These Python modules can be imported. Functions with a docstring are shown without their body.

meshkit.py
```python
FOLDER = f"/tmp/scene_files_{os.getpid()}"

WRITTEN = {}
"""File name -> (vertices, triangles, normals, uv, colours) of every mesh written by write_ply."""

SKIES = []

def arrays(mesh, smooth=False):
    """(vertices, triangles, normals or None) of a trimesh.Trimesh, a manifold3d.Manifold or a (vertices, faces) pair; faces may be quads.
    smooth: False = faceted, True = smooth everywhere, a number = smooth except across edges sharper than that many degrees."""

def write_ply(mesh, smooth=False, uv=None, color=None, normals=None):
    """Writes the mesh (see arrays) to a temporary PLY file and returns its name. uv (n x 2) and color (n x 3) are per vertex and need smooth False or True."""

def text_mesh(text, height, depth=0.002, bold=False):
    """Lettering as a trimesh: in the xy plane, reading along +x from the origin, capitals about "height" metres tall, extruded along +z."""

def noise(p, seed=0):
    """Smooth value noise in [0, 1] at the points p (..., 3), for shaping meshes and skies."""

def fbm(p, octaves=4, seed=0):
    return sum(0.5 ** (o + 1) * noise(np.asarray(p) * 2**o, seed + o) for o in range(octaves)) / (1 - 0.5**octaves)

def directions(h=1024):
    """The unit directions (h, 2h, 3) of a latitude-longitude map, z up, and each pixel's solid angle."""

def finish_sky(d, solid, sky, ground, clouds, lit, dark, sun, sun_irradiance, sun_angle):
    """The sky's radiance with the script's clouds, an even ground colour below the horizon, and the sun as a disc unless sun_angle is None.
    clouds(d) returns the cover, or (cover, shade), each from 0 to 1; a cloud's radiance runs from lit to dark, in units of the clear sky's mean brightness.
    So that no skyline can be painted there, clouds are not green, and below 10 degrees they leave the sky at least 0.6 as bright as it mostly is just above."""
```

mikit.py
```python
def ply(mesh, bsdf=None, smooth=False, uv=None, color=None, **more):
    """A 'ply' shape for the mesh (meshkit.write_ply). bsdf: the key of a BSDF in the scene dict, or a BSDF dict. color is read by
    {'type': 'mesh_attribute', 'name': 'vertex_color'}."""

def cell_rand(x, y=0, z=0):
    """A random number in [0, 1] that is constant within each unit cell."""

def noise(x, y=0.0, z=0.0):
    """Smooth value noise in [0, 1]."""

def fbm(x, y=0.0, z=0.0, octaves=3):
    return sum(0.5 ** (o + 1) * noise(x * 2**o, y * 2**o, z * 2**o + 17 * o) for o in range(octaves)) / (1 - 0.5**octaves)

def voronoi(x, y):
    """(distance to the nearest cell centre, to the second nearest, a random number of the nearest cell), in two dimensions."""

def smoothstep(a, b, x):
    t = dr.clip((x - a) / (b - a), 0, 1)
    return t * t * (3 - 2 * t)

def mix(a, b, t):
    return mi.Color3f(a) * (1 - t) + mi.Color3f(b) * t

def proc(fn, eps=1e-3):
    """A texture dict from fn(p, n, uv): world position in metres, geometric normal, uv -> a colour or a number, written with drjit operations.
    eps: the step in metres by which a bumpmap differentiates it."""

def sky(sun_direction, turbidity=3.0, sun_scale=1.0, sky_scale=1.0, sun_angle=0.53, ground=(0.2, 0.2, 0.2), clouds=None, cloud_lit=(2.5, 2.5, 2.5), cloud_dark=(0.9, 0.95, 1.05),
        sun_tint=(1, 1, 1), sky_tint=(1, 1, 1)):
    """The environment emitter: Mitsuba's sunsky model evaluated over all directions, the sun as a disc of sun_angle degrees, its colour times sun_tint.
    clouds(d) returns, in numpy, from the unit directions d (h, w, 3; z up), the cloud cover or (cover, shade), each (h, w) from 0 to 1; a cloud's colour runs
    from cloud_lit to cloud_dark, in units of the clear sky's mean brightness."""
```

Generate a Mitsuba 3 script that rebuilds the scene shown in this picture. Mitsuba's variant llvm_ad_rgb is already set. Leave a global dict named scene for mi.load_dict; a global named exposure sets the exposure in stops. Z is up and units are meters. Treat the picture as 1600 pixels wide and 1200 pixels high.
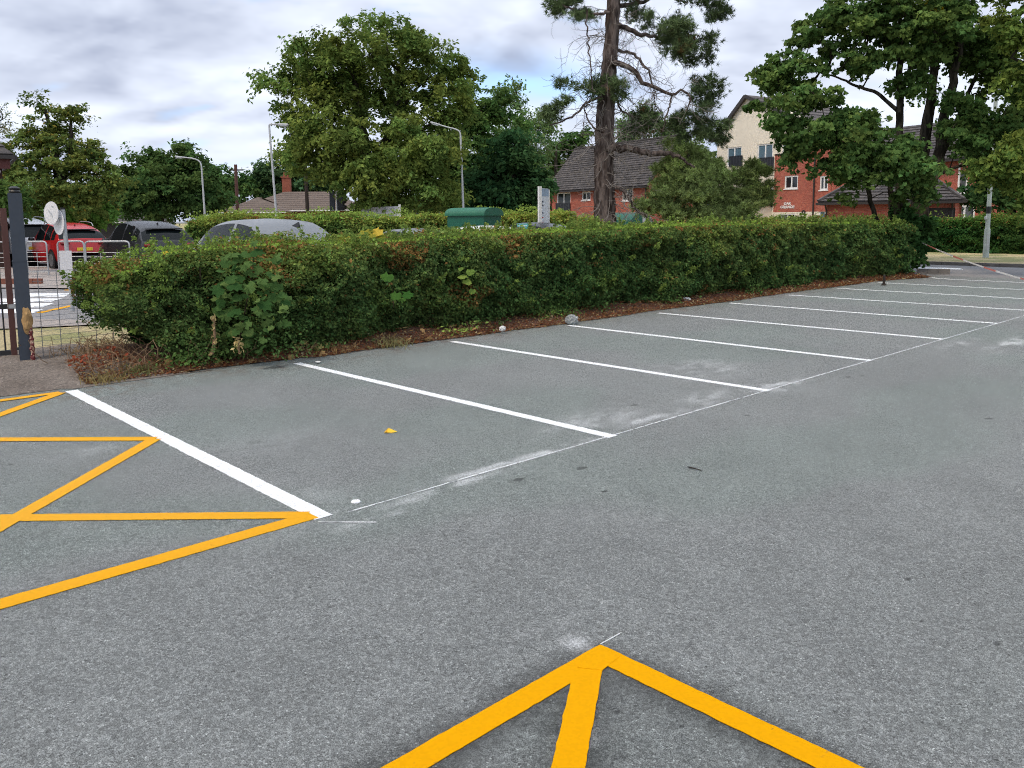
import math, random
import numpy as np
import trimesh
import shapely.geometry as sg
import drjit as dr
import mitsuba as mi
import mikit, meshkit
from mikit import noise, fbm, voronoi, cell_rand, smoothstep, mix, proc
from scipy.interpolate import PchipInterpolator

# ------------------------------------------------------------------ camera, sky, exposure
F, CY, PITCH, ROLL, YAW, EYE = 1287.2, 500.1, 0.12063, -0.00575, 0.79861, 1.66
_c, _s, _cr, _sr = math.cos(PITCH), math.sin(PITCH), math.cos(ROLL), math.sin(ROLL)
FWD, U0, R0 = np.array([0, _c, -_s]), np.array([0, _s, _c]), np.array([1.0, 0, 0])
RIGHT, UP = _cr * R0 + _sr * U0, _cr * U0 - _sr * R0
EYEP = np.array([0, 0, EYE])
scene, labels = {}, {}
exposure = 2.85
scene['camera'] = {'type': 'perspective', 'fov': math.degrees(2 * math.atan(800 / F)), 'fov_axis': 'x', 'near_clip': 0.1, 'far_clip': 2000.0,
                   'principal_point_offset_x': 0.0, 'principal_point_offset_y': (600 - CY) / 1200.0,
                   'to_world': mi.ScalarTransform4f().look_at(origin=EYEP.tolist(), target=(EYEP + FWD).tolist(), up=UP.tolist())}


def sky_clouds(d):
    el = np.clip(d[..., 2], 0, 1)
    q = np.stack([d[..., 0] / (el + 0.34) * 3.2, d[..., 1] / (el + 0.34) * 4.2, el * 0 + 3.3], -1)
    warp = meshkit.fbm(q * 0.7 + 11.3, 3, 5) - 0.5
    q = q + warp[..., None] * np.array([1.2, 0.9, 0.0])
    n = meshkit.fbm(q, 5, 3)
    n2 = meshkit.fbm(q * np.array([1.5, 2.5, 1.0]) + 5.1, 6, 9)
    bank = np.clip((n - 0.36) / 0.3, 0, 1)
    rise = np.clip((el - 0.30) / 0.6, 0, 1)
    shade = 0.54 - 0.46 * rise * rise * (3 - 2 * rise) + 0.52 * (bank - 0.5) + 1.25 * (n2 - 0.5)
    gap = np.clip((n2 * 0.6 + (1 - n) * 0.4 - 0.60) / 0.1, 0, 1) * 0.5
    az, ev = np.arctan2(d[..., 0], d[..., 1]), np.arcsin(np.clip(d[..., 2], -1, 1))
    w = (n2 - 0.5) * 0.16
    hole = np.exp(-(((az - 0.012) / 0.105) ** 2 + ((ev - 0.158 + w * 0.35 + 0.1 * (az - 0.0)) / 0.027) ** 2) ** 1.0)   # the one blue break in the cloud
    return np.clip(1 - gap - 0.95 * hole, 0, 1), np.clip(shade, 0, 1)


scene['sky'] = mikit.sky((-0.35, -0.45, 0.82), turbidity=3, sun_scale=0.16, sun_angle=16, clouds=sky_clouds,
                         cloud_lit=(1.68, 1.80, 2.04), cloud_dark=(0.70, 0.785, 1.02), ground=(0.16, 0.16, 0.15))

# ------------------------------------------------------------------ helpers
UU = np.array([math.sin(YAW), math.cos(YAW)])       # along the row of bays, away from the camera
VV = np.array([-math.cos(YAW), math.sin(YAW)])      # along a bay, towards the hedge
O2 = np.array([0.76483, 6.18804])
BAYW, BAYL = 2.3983, 4.71
UP3 = np.array([0, 0, 1.0])


def P(s, t, z=0.0):
    a = O2 + UU * s + VV * t
    return np.array([a[0], a[1], z])


def ray(px, py):
    return FWD + RIGHT * (px - 800) / F + UP * (CY - py) / F


def at(px, py, d):
    r = ray(px, py)
    return EYEP + r * (d / r[1])


def gnd(px, py, z=0.0):
    r = ray(px, py)
    return EYEP + r * ((z - EYE) / r[2])


def stof(p):
    q = np.asarray(p)[:2] - O2
    return float(q @ UU), float(q @ VV)


def numbered(k):
    if k not in scene and k not in labels and not any(x.startswith(k + '__') for x in scene):
        return k
    i = 1
    while True:
        c = f'{k}_{i:03d}'
        if c not in scene and c not in labels and not any(x.startswith(c + '__') for x in scene):
            return c
        i += 1


_cnt = {}


def fresh(k):
    n = _cnt.get(k, -1) + 1
    _cnt[k] = n
    return k if n == 0 else f'{k}_{n:03d}'


def thing(name, label, cat, group=None):
    k = fresh(name)
    labels[k] = {'label': label, 'category': cat}
    if group:
        labels[k]['group'] = group
    return k


def struct(name, mesh, m, **kw):
    k = fresh(name)
    scene[k] = mikit.ply(mesh, m, **kw)
    labels[k] = {'kind': 'structure'}
    return k


def part(parent, name, mesh, m, label=None, stuff=False, **kw):
    k = fresh(parent + '__' + name)
    scene[k] = mikit.ply(mesh, m, **kw)
    if label or stuff:
        labels[k] = {}
        if label:
            labels[k]['label'] = label
        if stuff:
            labels[k]['kind'] = 'stuff'
    return k


def single(name, label, cat, mesh, m, group=None, **kw):
    k = thing(name, label, cat, group)
    scene[k] = mikit.ply(mesh, m, **kw)
    return k


def cat(ms):
    return trimesh.util.concatenate([m for m in ms])


def box(c, size, rz=0.0):
    b = trimesh.creation.box(size)
    if rz:
        b.apply_transform(trimesh.transformations.rotation_matrix(rz, [0, 0, 1]))
    b.apply_translation(c)
    return b


def rbox(size, r=0.02):
    """box with chamfered edges, centred"""
    import manifold3d as m3
    x, y, z = np.array(size) / 2 - r
    pts = []
    for a in (-1, 1):
        for b in (-1, 1):
            for c in (-1, 1):
                for e in np.eye(3):
                    pts.append(np.array([a * x, b * y, c * z]) + np.array([a, b, c]) * e * r)
    return trimesh.convex.convex_hull(np.array(pts))


def beam(p0, p1, w, h, up=UP3):
    p0, p1 = np.asarray(p0, float), np.asarray(p1, float)
    d = p1 - p0
    L = np.linalg.norm(d)
    d = d / L
    x = np.cross(up, d)
    if np.linalg.norm(x) < 1e-6:
        x = np.array([1.0, 0, 0])
    x /= np.linalg.norm(x)
    y = np.cross(d, x)
    b = trimesh.creation.box((w, h, L))
    M = np.eye(4)
    M[:3, 0], M[:3, 1], M[:3, 2], M[:3, 3] = x, y, d, (p0 + p1) / 2
    b.apply_transform(M)
    return b


def tube(pts, radii, sides=8, cap=True, jitter=0.0, rng=None):
    p = np.asarray(pts, float)
    r = np.broadcast_to(np.asarray(radii, float), (len(p),))
    t = np.gradient(p, axis=0)
    t /= np.linalg.norm(t, axis=1, keepdims=True) + 1e-12
    a = np.cross(t, np.where(np.abs(t[:, 2:]) < 0.9, [0, 0, 1.0], [1.0, 0, 0]))
    for i in range(1, len(a)):
        b = a[i - 1] - t[i] * (a[i - 1] @ t[i])
        if np.linalg.norm(b) > 1e-6:
            a[i] = b
    a /= np.linalg.norm(a, axis=1, keepdims=True) + 1e-12
    b = np.cross(t, a)
    ang = np.arange(sides) * 2 * np.pi / sides
    rr = r[:, None] * np.ones(sides)
    if jitter and rng is not None:
        rr = rr * (1 + jitter * (rng.random((1, sides)) - 0.5) + jitter * 0.6 * (rng.random(rr.shape) - 0.5))
    v = p[:, None] + rr[..., None] * (np.cos(ang)[None, :, None] * a[:, None] + np.sin(ang)[None, :, None] * b[:, None])
    i, j = np.meshgrid(np.arange(len(p) - 1), np.arange(sides), indexing='ij')
    q = np.stack([i * sides + j, i * sides + (j + 1) % sides, (i + 1) * sides + (j + 1) % sides, (i + 1) * sides + j], -1).reshape(-1, 4)
    f = np.vstack([q[:, [0, 1, 2]], q[:, [0, 2, 3]]])
    v = v.reshape(-1, 3)
    if cap:
        n = len(v)
        v = np.vstack([v, p[:1], p[-1:]])
        j = np.arange(sides)
        f = np.vstack([f, np.stack([np.full(sides, n), (j + 1) % sides, j], 1),
                       np.stack([np.full(sides, n + 1), (len(p) - 1) * sides + j, (len(p) - 1) * sides + (j + 1) % sides], 1)])
    return trimesh.Trimesh(v, f, process=False)


def smooth_line(pts, n):
    p = np.asarray(pts, float)
    t = np.concatenate([[0], np.cumsum(np.linalg.norm(np.diff(p, axis=0), axis=1))])
    tt = np.linspace(0, t[-1], n)
    if len(p) < 3:
        return np.stack([np.interp(tt, t, p[:, k]) for k in range(p.shape[1])], 1)
    return np.stack([PchipInterpolator(t, p[:, k])(tt) for k in range(p.shape[1])], 1)


def sheet(poly, z, seg=0):
    """flat polygon sheet from xy points"""
    m = trimesh.creation.extrude_polygon(poly if hasattr(poly, 'exterior') else sg.Polygon(poly), 0.002, engine='earcut')
    m.apply_translation([0, 0, z - 0.002])
    return m


def quad_st(s0, t0, s1, t1, w, z, ext=0.0):
    """painted line from (s0,t0) to (s1,t1), width w"""
    a, b = P(s0, t0)[:2], P(s1, t1)[:2]
    d = (b - a) / np.linalg.norm(b - a)
    n = np.array([-d[1], d[0]]) * w / 2
    return np.array([a - n - d * ext, b - n + d * ext, b + n + d * ext, a + n - d * ext])


# ------------------------------------------------------------------ materials
def rgb(*c):
    return {'type': 'rgb', 'value': list(map(float, c))}


def pr(name, color, rough=0.6, metal=0.0, spec=0.5, two=True, **kw):
    b = {'type': 'principled', 'base_color': color if isinstance(color, dict) else rgb(*color), 'roughness': rough, 'metallic': metal, 'specular': spec, **kw}
    scene[name] = {'type': 'twosided', 'bsdf': b} if two else b
    return name


def bump(name, color, rough, fn, scale, eps=2e-3, spec=0.3):
    scene[name] = {'type': 'twosided', 'bsdf': {'type': 'bumpmap', 'tex': proc(fn, eps), 'scale': scale,
                   'bsdf': {'type': 'principled', 'base_color': color, 'roughness': rough, 'specular': spec}}}
    return name


OU, OV = (float(UU[0]), float(UU[1])), (float(VV[0]), float(VV[1]))


def loc(p):
    x, y = p.x - float(O2[0]), p.y - float(O2[1])
    return x * OU[0] + y * OU[1], x * OV[0] + y * OV[1]


def seg_dist(s, t, a, b):
    d = np.array(b) - np.array(a)
    l2 = float(d @ d)
    h = dr.clip(((s - a[0]) * float(d[0]) + (t - a[1]) * float(d[1])) / l2, 0, 1)
    return dr.sqrt(dr.square(s - a[0] - h * float(d[0])) + dr.square(t - a[1] - h * float(d[1])))


APEX = (-2.54, -1.995)
YELLOW = [((-2.53, 0.125), (-5.0, 0.135)), ((-2.55, 0.15), (-4.98, 2.47)), ((-2.52, 2.46), (-4.98, 0.10)), ((-2.52, 2.46), (-4.98, 4.88)),
          ((-2.50, 4.88), (-4.98, 2.5)), ((-2.5, 4.90), (-5.0, 4.90)),
          (APEX, (-6.0, -1.995)), (APEX, (-2.54, -6.8)), ((-2.66, -2.03), (-5.0, -3.62))]
STAINS = [(*stof(gnd(a, b)), r) for a, b, r in ((808, 750, .06), (912, 731, .055), (905, 733, .04), (1168, 649, .06), (1326, 589, .05), (1348, 587, .05), (945, 768, .03), (15, 726, .03),
                                                (1065, 1135, .02), (965, 1112, .018), (1558, 1007, .03), (1420, 905, .03), (1000, 733, .03), (1440, 970, .02), (430, 574, .18), (1545, 654, .05), (990, 633, .05))]
DUST = []
for a, b, rs, rt, am in ((700, 762, .42, .05, .8), (780, 727, .5, .05, .9), (850, 708, .3, .05, .9), (905, 690, .3, .06, .6), (930, 655, .5, .22, .5), (1010, 655, .4, .06, .7), (1075, 640, .35, .06, .9),
                        (1100, 620, .3, .12, .6), (1220, 602, .35, .2, .7), (1100, 575, .5, .4, .5), (880, 995, .05, .10, .9), (850, 985, .12, .05, .5), (585, 812, .25, .05, .5), (480, 770, .25, .4, .16),
                        (1575, 538, 1.0, .12, .8), (1500, 537, .6, .1, .5), (120, 708, .2, .1, .5), (420, 690, .5, .3, .15), (900, 1170, .15, .1, .2), (460, 810, .4, .3, .2)):
    DUST.append((*stof(gnd(a, b)), rs, rt, am))


def asphalt_color(p, n, uv):
    s, t = loc(p)
    big = fbm(s * 0.42 + 3, t * 0.42, 0.0, 3)
    mid = fbm(s * 3.1, t * 3.1 + 9, 2.0, 3)
    fine = noise(s * 55, t * 55, 1.0)
    v1, v2, rnd = voronoi(s * 135, t * 135)
    w1, w2, rnd2 = voronoi(s * 330 + 7, t * 330)
    edge = smoothstep(0.02, 0.22, v2 - v1)
    b1, b2, rnd3 = voronoi(s * 62 + 3, t * 62)
    pit = smoothstep(0.60, 0.80, noise(s * 48, t * 48, 9.0)) * smoothstep(0.4, 0.7, fbm(s * 7, t * 7, 5.0, 2))
    stone = 0.52 + 0.66 * rnd
    tone = (0.34 + 0.66 * edge) * (0.56 + 0.66 * rnd) * (0.84 + 0.32 * rnd2) * (0.84 + 0.32 * fine) * (0.93 + 0.14 * rnd3) * (1 - 0.15 * pit) * 1.32
    tone = tone * (0.84 + 0.20 * mid + 0.14 * big)
    tone = tone + dr.select((rnd > 0.985) & (v1 < 0.38), 0.95, 0.0)
    tone = tone * dr.select(noise(s * 33 + 5, t * 33, 3.0) < 0.05, 0.75, 1.0)
    col = mix((0.164, 0.185, 0.177), (0.172, 0.183, 0.181), smoothstep(0.35, 0.62, fbm(s * 0.5 + 31, t * 0.8 + 7, 0.0, 3))) * tone
    wob = 0.65 + 0.7 * fbm(s * 9, t * 9, 4.0, 2)
    dk = mi.Float(0)
    for a, b in YELLOW[6:]:
        dk = dr.maximum(dk, 1 - smoothstep(0.055, 0.17 * wob, seg_dist(s, t, a, b)))
    for a, b in YELLOW[:2]:
        dk = dr.maximum(dk, 0.35 * (1 - smoothstep(0.05, 0.14 * wob, seg_dist(s, t, a, b))))
    col = col * (1 - 0.42 * dk)
    inside = smoothstep(0.0, 0.05, APEX[0] - s) * smoothstep(0.0, 0.05, APEX[1] - t)
    col = col * (1 - 0.16 * inside)
    st_ = mi.Float(0)
    for a, b, r in STAINS:
        e = dr.sqrt(dr.square((s - a) * 1.0) + dr.square((t - b) * 1.6))
        st_ = dr.maximum(st_, 1 - smoothstep(r * 0.45, r * 1.0, e * (0.4 + 1.3 * fbm(s * 17 + a, t * 17, 1.0, 3))))
    col = col * (1 - 0.62 * st_)
    du = mi.Float(0)
    for a, b, rs, rt, am in DUST:
        du = dr.maximum(du, am * dr.exp(-dr.square((s - a) / rs) - dr.square((t - b + 0.05 * (mid - .5)) / rt)))
    du = du * smoothstep(0.30, 0.75, fbm(s * 6 + 2, t * 11, 6.0, 4)) * (0.35 + 0.9 * edge * rnd)
    col = mix(col, (0.56, 0.58, 0.59), dr.clip(du * 1.3, 0, 0.8))
    # reddish needle dust washed along the hedge foot
    foot = smoothstep(3.9, 5.2, t + 0.9 * (fbm(s * 1.3, t * 1.3, 8.0, 3) - 0.5)) * smoothstep(0.45, 0.7, fbm(s * 14, t * 14, 3.0, 2))
    return mix(col, (0.11, 0.075, 0.055), 0.45 * foot)


def asphalt_height(p, n, uv):
    s, t = loc(p)
    v1, v2, rnd = voronoi(s * 105, t * 105)
    return smoothstep(0.0, 0.35, v2 - v1) * (0.4 + 0.6 * rnd)


bump('asphalt', proc(asphalt_color), 0.82, asphalt_height, 0.0022, 1.2e-3, 0.35)


def old_asphalt(p, n, uv):
    return mix((0.15, 0.15, 0.155), (0.20, 0.195, 0.195), fbm(p.x * 1.1, p.y * 1.1, 0.0, 4)) * (0.8 + 0.4 * noise(p.x * 40, p.y * 40))


pr('road_asphalt', proc(old_asphalt), 0.85)


def white_paint(p, n, uv):
    s, t = loc(p)
    v1, v2, rnd = voronoi(s * 105, t * 105)
    dirt = fbm(s * 5, t * 5, 2.0, 4)
    c = mix((0.70, 0.72, 0.73), (0.80, 0.82, 0.83), dirt)
    c = c * (0.90 + 0.10 * rnd)
    return mix(c, (0.30, 0.30, 0.31), smoothstep(0.74, 0.92, noise(s * 85, t * 85, 1.0)) * smoothstep(0.38, 0.62, dirt) * 0.5)


def paint_height(p, n, uv):
    s, t = loc(p)
    v1, v2, rnd = voronoi(s * 105, t * 105)
    return smoothstep(0.0, 0.5, v2 - v1) * (0.4 + 0.6 * rnd)


bump('white_paint', proc(white_paint), 0.5, paint_height, 0.0007, 1.2e-3)


def yellow_paint(p, n, uv):
    s, t = loc(p)
    v1, v2, rnd = voronoi(s * 105, t * 105)
    dirt = fbm(s * 4, t * 4, 2.0, 4)
    faded = smoothstep(-0.6, 1.2, t + 0.6 * dirt)
    c = mix((0.74, 0.345, 0.001), (0.70, 0.352, 0.028), faded) * (0.93 + 0.07 * rnd)
    return mix(c, (0.16, 0.11, 0.05), smoothstep(0.9, 1.0, noise(s * 45, t * 45, 1.0)) * smoothstep(0.40, 0.6, dirt) * 0.7)


bump('yellow_paint', proc(yellow_paint), 0.6, paint_height, 0.0006, 1.2e-3, 0.03)


def thin_paint(p, n, uv):
    s, t = loc(p)
    return mix((0.17, 0.18, 0.18), (0.62, 0.63, 0.64), smoothstep(0.20, 0.45, fbm(s * 30, t * 30, 1.0, 3)))


pr('chalk_line', proc(thin_paint), 0.8)


def earth(p, n, uv):
    f = fbm(p.x * 2.2, p.y * 2.2, 1.0, 4)
    g = noise(p.x * 60, p.y * 60, 2.0)
    c = mix((0.10, 0.082, 0.068), (0.19, 0.165, 0.145), f) * (0.6 + 0.8 * g)
    return mix(c, (0.42, 0.40, 0.37), dr.select(noise(p.x * 95, p.y * 95, 4.0) > 0.93, 0.7, 0.0))


bump('earth', proc(earth), 0.95, lambda p, n, uv: fbm(p.x * 30, p.y * 30, 0.0, 3), 0.02, 4e-3)


def redbed(p, n, uv):
    f = fbm(p.x * 3.2, p.y * 3.2, 1.0, 4)
    g = noise(p.x * 70, p.y * 70, 2.0)
    return mix((0.095, 0.040, 0.026), (0.16, 0.10, 0.07), f) * (0.5 + 1.0 * g)


bump('litter_ground', proc(redbed), 0.95, lambda p, n, uv: fbm(p.x * 35, p.y * 35, 0.0, 3), 0.02, 4e-3)


def drygrass(p, n, uv):
    f = fbm(p.x * 0.9, p.y * 0.9, 1.0, 4)
    g = noise(p.x * 40, p.y * 40, 2.0)
    return mix((0.27, 0.225, 0.125), (0.165, 0.165, 0.07), smoothstep(0.40, 0.65, f)) * (0.65 + 0.7 * g)


pr('dry_grass', proc(drygrass), 0.95)


def paving(p, n, uv):
    f = fbm(p.x * 0.8, p.y * 0.8, 1.0, 4)
    return mix((0.19, 0.165, 0.15), (0.26, 0.235, 0.22), f) * (0.85 + 0.3 * noise(p.x * 25, p.y * 25))


pr('paving', proc(paving), 0.9)
pr('kerb_stone', proc(lambda p, n, uv: mix((0.13, 0.115, 0.105), (0.24, 0.22, 0.20), fbm(p.x * 6, p.y * 6, p.z * 6, 4))), 0.9)
pr('brick_kerb', (0.20, 0.075, 0.05), 0.9)

WDIR = np.array([0.514, -0.858])
NDIR = np.array([0.858, 0.514])


def brick_fn(p, n, uv):
    a = p.x * 0.514 - p.y * 0.858
    b = p.x * 0.858 + p.y * 0.514
    along = dr.select(dr.abs(n.x * 0.858 + n.y * 0.514) > 0.5, a, b)
    row = dr.floor(p.z / 0.075)
    u = along / 0.225 + 0.5 * (row - 2 * dr.floor(row / 2))
    rnd = cell_rand(dr.floor(u), row, 3)
    fu, fv = u - dr.floor(u), p.z / 0.075 - row
    m = dr.select((fu < 0.045) | (fv < 0.13), 1.0, 0.0)
    c = mix((0.33, 0.066, 0.045), (0.44, 0.120, 0.078), rnd) * (0.8 + 0.35 * fbm(p.x * 0.8, p.y * 0.8, p.z * 0.8, 3))
    return mix(c, (0.38, 0.27, 0.21), m * 0.75)


pr('brick', proc(brick_fn), 0.9)
pr('old_brick', proc(lambda p, n, uv: mix((0.20, 0.055, 0.035), (0.30, 0.10, 0.06), fbm(p.x * 3, p.y * 3, p.z * 9, 3))), 0.9)
pr('dark_brick', proc(lambda p, n, uv: mix((0.035, 0.018, 0.015), (0.06, 0.03, 0.024), fbm(p.x * 3, p.y * 3, p.z * 9, 3))), 0.9)
pr('render_cream', proc(lambda p, n, uv: mix((0.74, 0.68, 0.56), (0.80, 0.74, 0.62), fbm(p.x * 0.5, p.y * 0.5, p.z * 0.25, 4))), 0.9)


def tile_fn(p, n, uv):
    u = (p.x * 0.514 - p.y * 0.858) / 0.3
    r = cell_rand(dr.floor(u + 0.5 * dr.floor(p.z / 0.2)), dr.floor(p.z / 0.2), 5)
    fu = u + 0.5 * dr.floor(p.z / 0.2)
    fu = fu - dr.floor(fu)
    c = mix((0.050, 0.046, 0.047), (0.095, 0.086, 0.084), r) * (0.75 + 0.5 * fbm(p.x * 0.7, p.y * 0.7, p.z * 0.7, 4))
    return c * dr.select(fu < 0.07, 0.5, 1.0)


pr('roof_tile', proc(tile_fn), 0.85)
pr('roof_brown', proc(lambda p, n, uv: mix((0.10, 0.075, 0.062), (0.15, 0.12, 0.10), fbm(p.x * 1.5, p.y * 1.5, p.z * 6, 4))), 0.9)
pr('fascia', (0.03, 0.025, 0.024), 0.5)
pr('red_fascia', (0.10, 0.025, 0.022), 0.6)
pr('upvc', (0.78, 0.78, 0.77), 0.4)
pr('pane_dark', proc(lambda p, n, uv: mix((0.012, 0.015, 0.018), (0.10, 0.11, 0.12), smoothstep(0.42, 0.62, noise(p.x * 1.1 + 3, p.y * 1.1, p.z * 0.9)))), 0.08, 0.0, 0.8)
pr('pane_blue', (0.10, 0.17, 0.22), 0.12, 0.0, 0.9)
pr('rail_dark', (0.03, 0.035, 0.045), 0.4)
pr('white_letter', (0.82, 0.82, 0.8), 0.5)


def metal_grime(a, b):
    return proc(lambda p, n, uv: mix(a, b, fbm(p.x * 5, p.y * 5, p.z * 3, 4)))


pr('galvanised', metal_grime((0.36, 0.38, 0.39), (0.52, 0.54, 0.55)), 0.45, 0.5)
pr('lamp_steel', metal_grime((0.36, 0.42, 0.40), (0.48, 0.53, 0.51)), 0.55, 0.1)
pr('lamp_grey', metal_grime((0.42, 0.44, 0.46), (0.55, 0.57, 0.59)), 0.55, 0.1)
pr('post_slate', metal_grime((0.028, 0.038, 0.055), (0.045, 0.058, 0.078)), 0.55)
pr('rust_brown', metal_grime((0.085, 0.034, 0.030), (0.13, 0.058, 0.048)), 0.65)
pr('gate_black', metal_grime((0.018, 0.018, 0.02), (0.04, 0.038, 0.038)), 0.5)
pr('black_plastic', (0.012, 0.012, 0.013), 0.4)
pr('black_rubber', (0.02, 0.02, 0.02), 0.8)
pr('sign_back', metal_grime((0.58, 0.58, 0.60), (0.70, 0.70, 0.72)), 0.5)
pr('sign_white', (0.72, 0.76, 0.80), 0.4)
pr('sign_blue', (0.30, 0.40, 0.52), 0.4)
pr('sign_ink', (0.10, 0.12, 0.17), 0.5)
pr('sign_red', (0.55, 0.08, 0.06), 0.5)
pr('teal_paint', (0.10, 0.38, 0.40), 0.5)
pr('bank_green', metal_grime((0.004, 0.085, 0.052), (0.006, 0.105, 0.066)), 0.5)
pr('bank_lid', metal_grime((0.012, 0.115, 0.066), (0.018, 0.14, 0.08)), 0.5)
pr('tan_foam', metal_grime((0.26, 0.15, 0.06), (0.42, 0.27, 0.12)), 0.95)
pr('tape', proc(lambda p, n, uv: mix((0.62, 0.22, 0.18), (0.80, 0.77, 0.75), dr.select(dr.sin(p.x * 31.0) > -0.45, 1.0, 0.0))), 0.5)
pr('wrap_tape', proc(lambda p, n, uv: mix((0.12, 0.018, 0.02), (0.40, 0.27, 0.20), smoothstep(0.60, 0.68, noise(p.x * 45 + p.z * 20, p.y * 45, p.z * 55)))), 0.6)
pr('dead_stalk_mat', metal_grime((0.15, 0.085, 0.042), (0.30, 0.20, 0.12)), 0.9)
pr('paper_white', (0.68, 0.68, 0.66), 0.7)
pr('lid_white', (0.78, 0.79, 0.80), 0.4)
pr('scrap_yellow', (0.80, 0.48, 0.015), 0.5)
pr('twig_dark', (0.03, 0.022, 0.018), 0.9)
scene['clear_plastic'] = {'type': 'principledthin', 'base_color': rgb(0.75, 0.78, 0.78), 'roughness': 0.25, 'spec_trans': 0.55, 'diff_trans': 0.8}


def bark(name, a, b, sc=1.0):
    def h(p, n, uv):
        return fbm(p.x * 11 * sc, p.y * 11 * sc, p.z * 2.6 * sc, 4)
    scene[name] = {'type': 'twosided', 'bsdf': {'type': 'bumpmap', 'tex': proc(h, 6e-3), 'scale': 0.10,
                   'bsdf': {'type': 'diffuse', 'reflectance': proc(lambda p, n, uv: mix(a, b, smoothstep(0.3, 0.7, fbm(p.x * 13 * sc, p.y * 13 * sc, p.z * 3 * sc, 4))))}}}


bark('pine_bark', (0.050, 0.038, 0.034), (0.165, 0.135, 0.122))
bark('tree_bark', (0.030, 0.027, 0.022), (0.095, 0.082, 0.064))
bark('hedge_wood', (0.035, 0.028, 0.020), (0.105, 0.083, 0.055), 3.0)
pr('dead_twig', proc(lambda p, n, uv: mix((0.11, 0.095, 0.085), (0.26, 0.235, 0.21), noise(p.x * 6, p.y * 6, p.z * 6))), 0.9)
scene['leaf'] = {'type': 'principledthin', 'base_color': {'type': 'mesh_attribute', 'name': 'vertex_color'}, 'roughness': 0.55, 'diff_trans': 0.75, 'eta': 1.4}
scene['needle'] = {'type': 'twosided', 'bsdf': {'type': 'diffuse', 'reflectance': {'type': 'mesh_attribute', 'name': 'vertex_color'}}}


def car_paint(name, c, metal=0.2, cc=1.0, rough=0.2):
    return pr(name, c, rough, metal, 0.5, clearcoat=cc, clearcoat_gloss=0.95)


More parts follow.
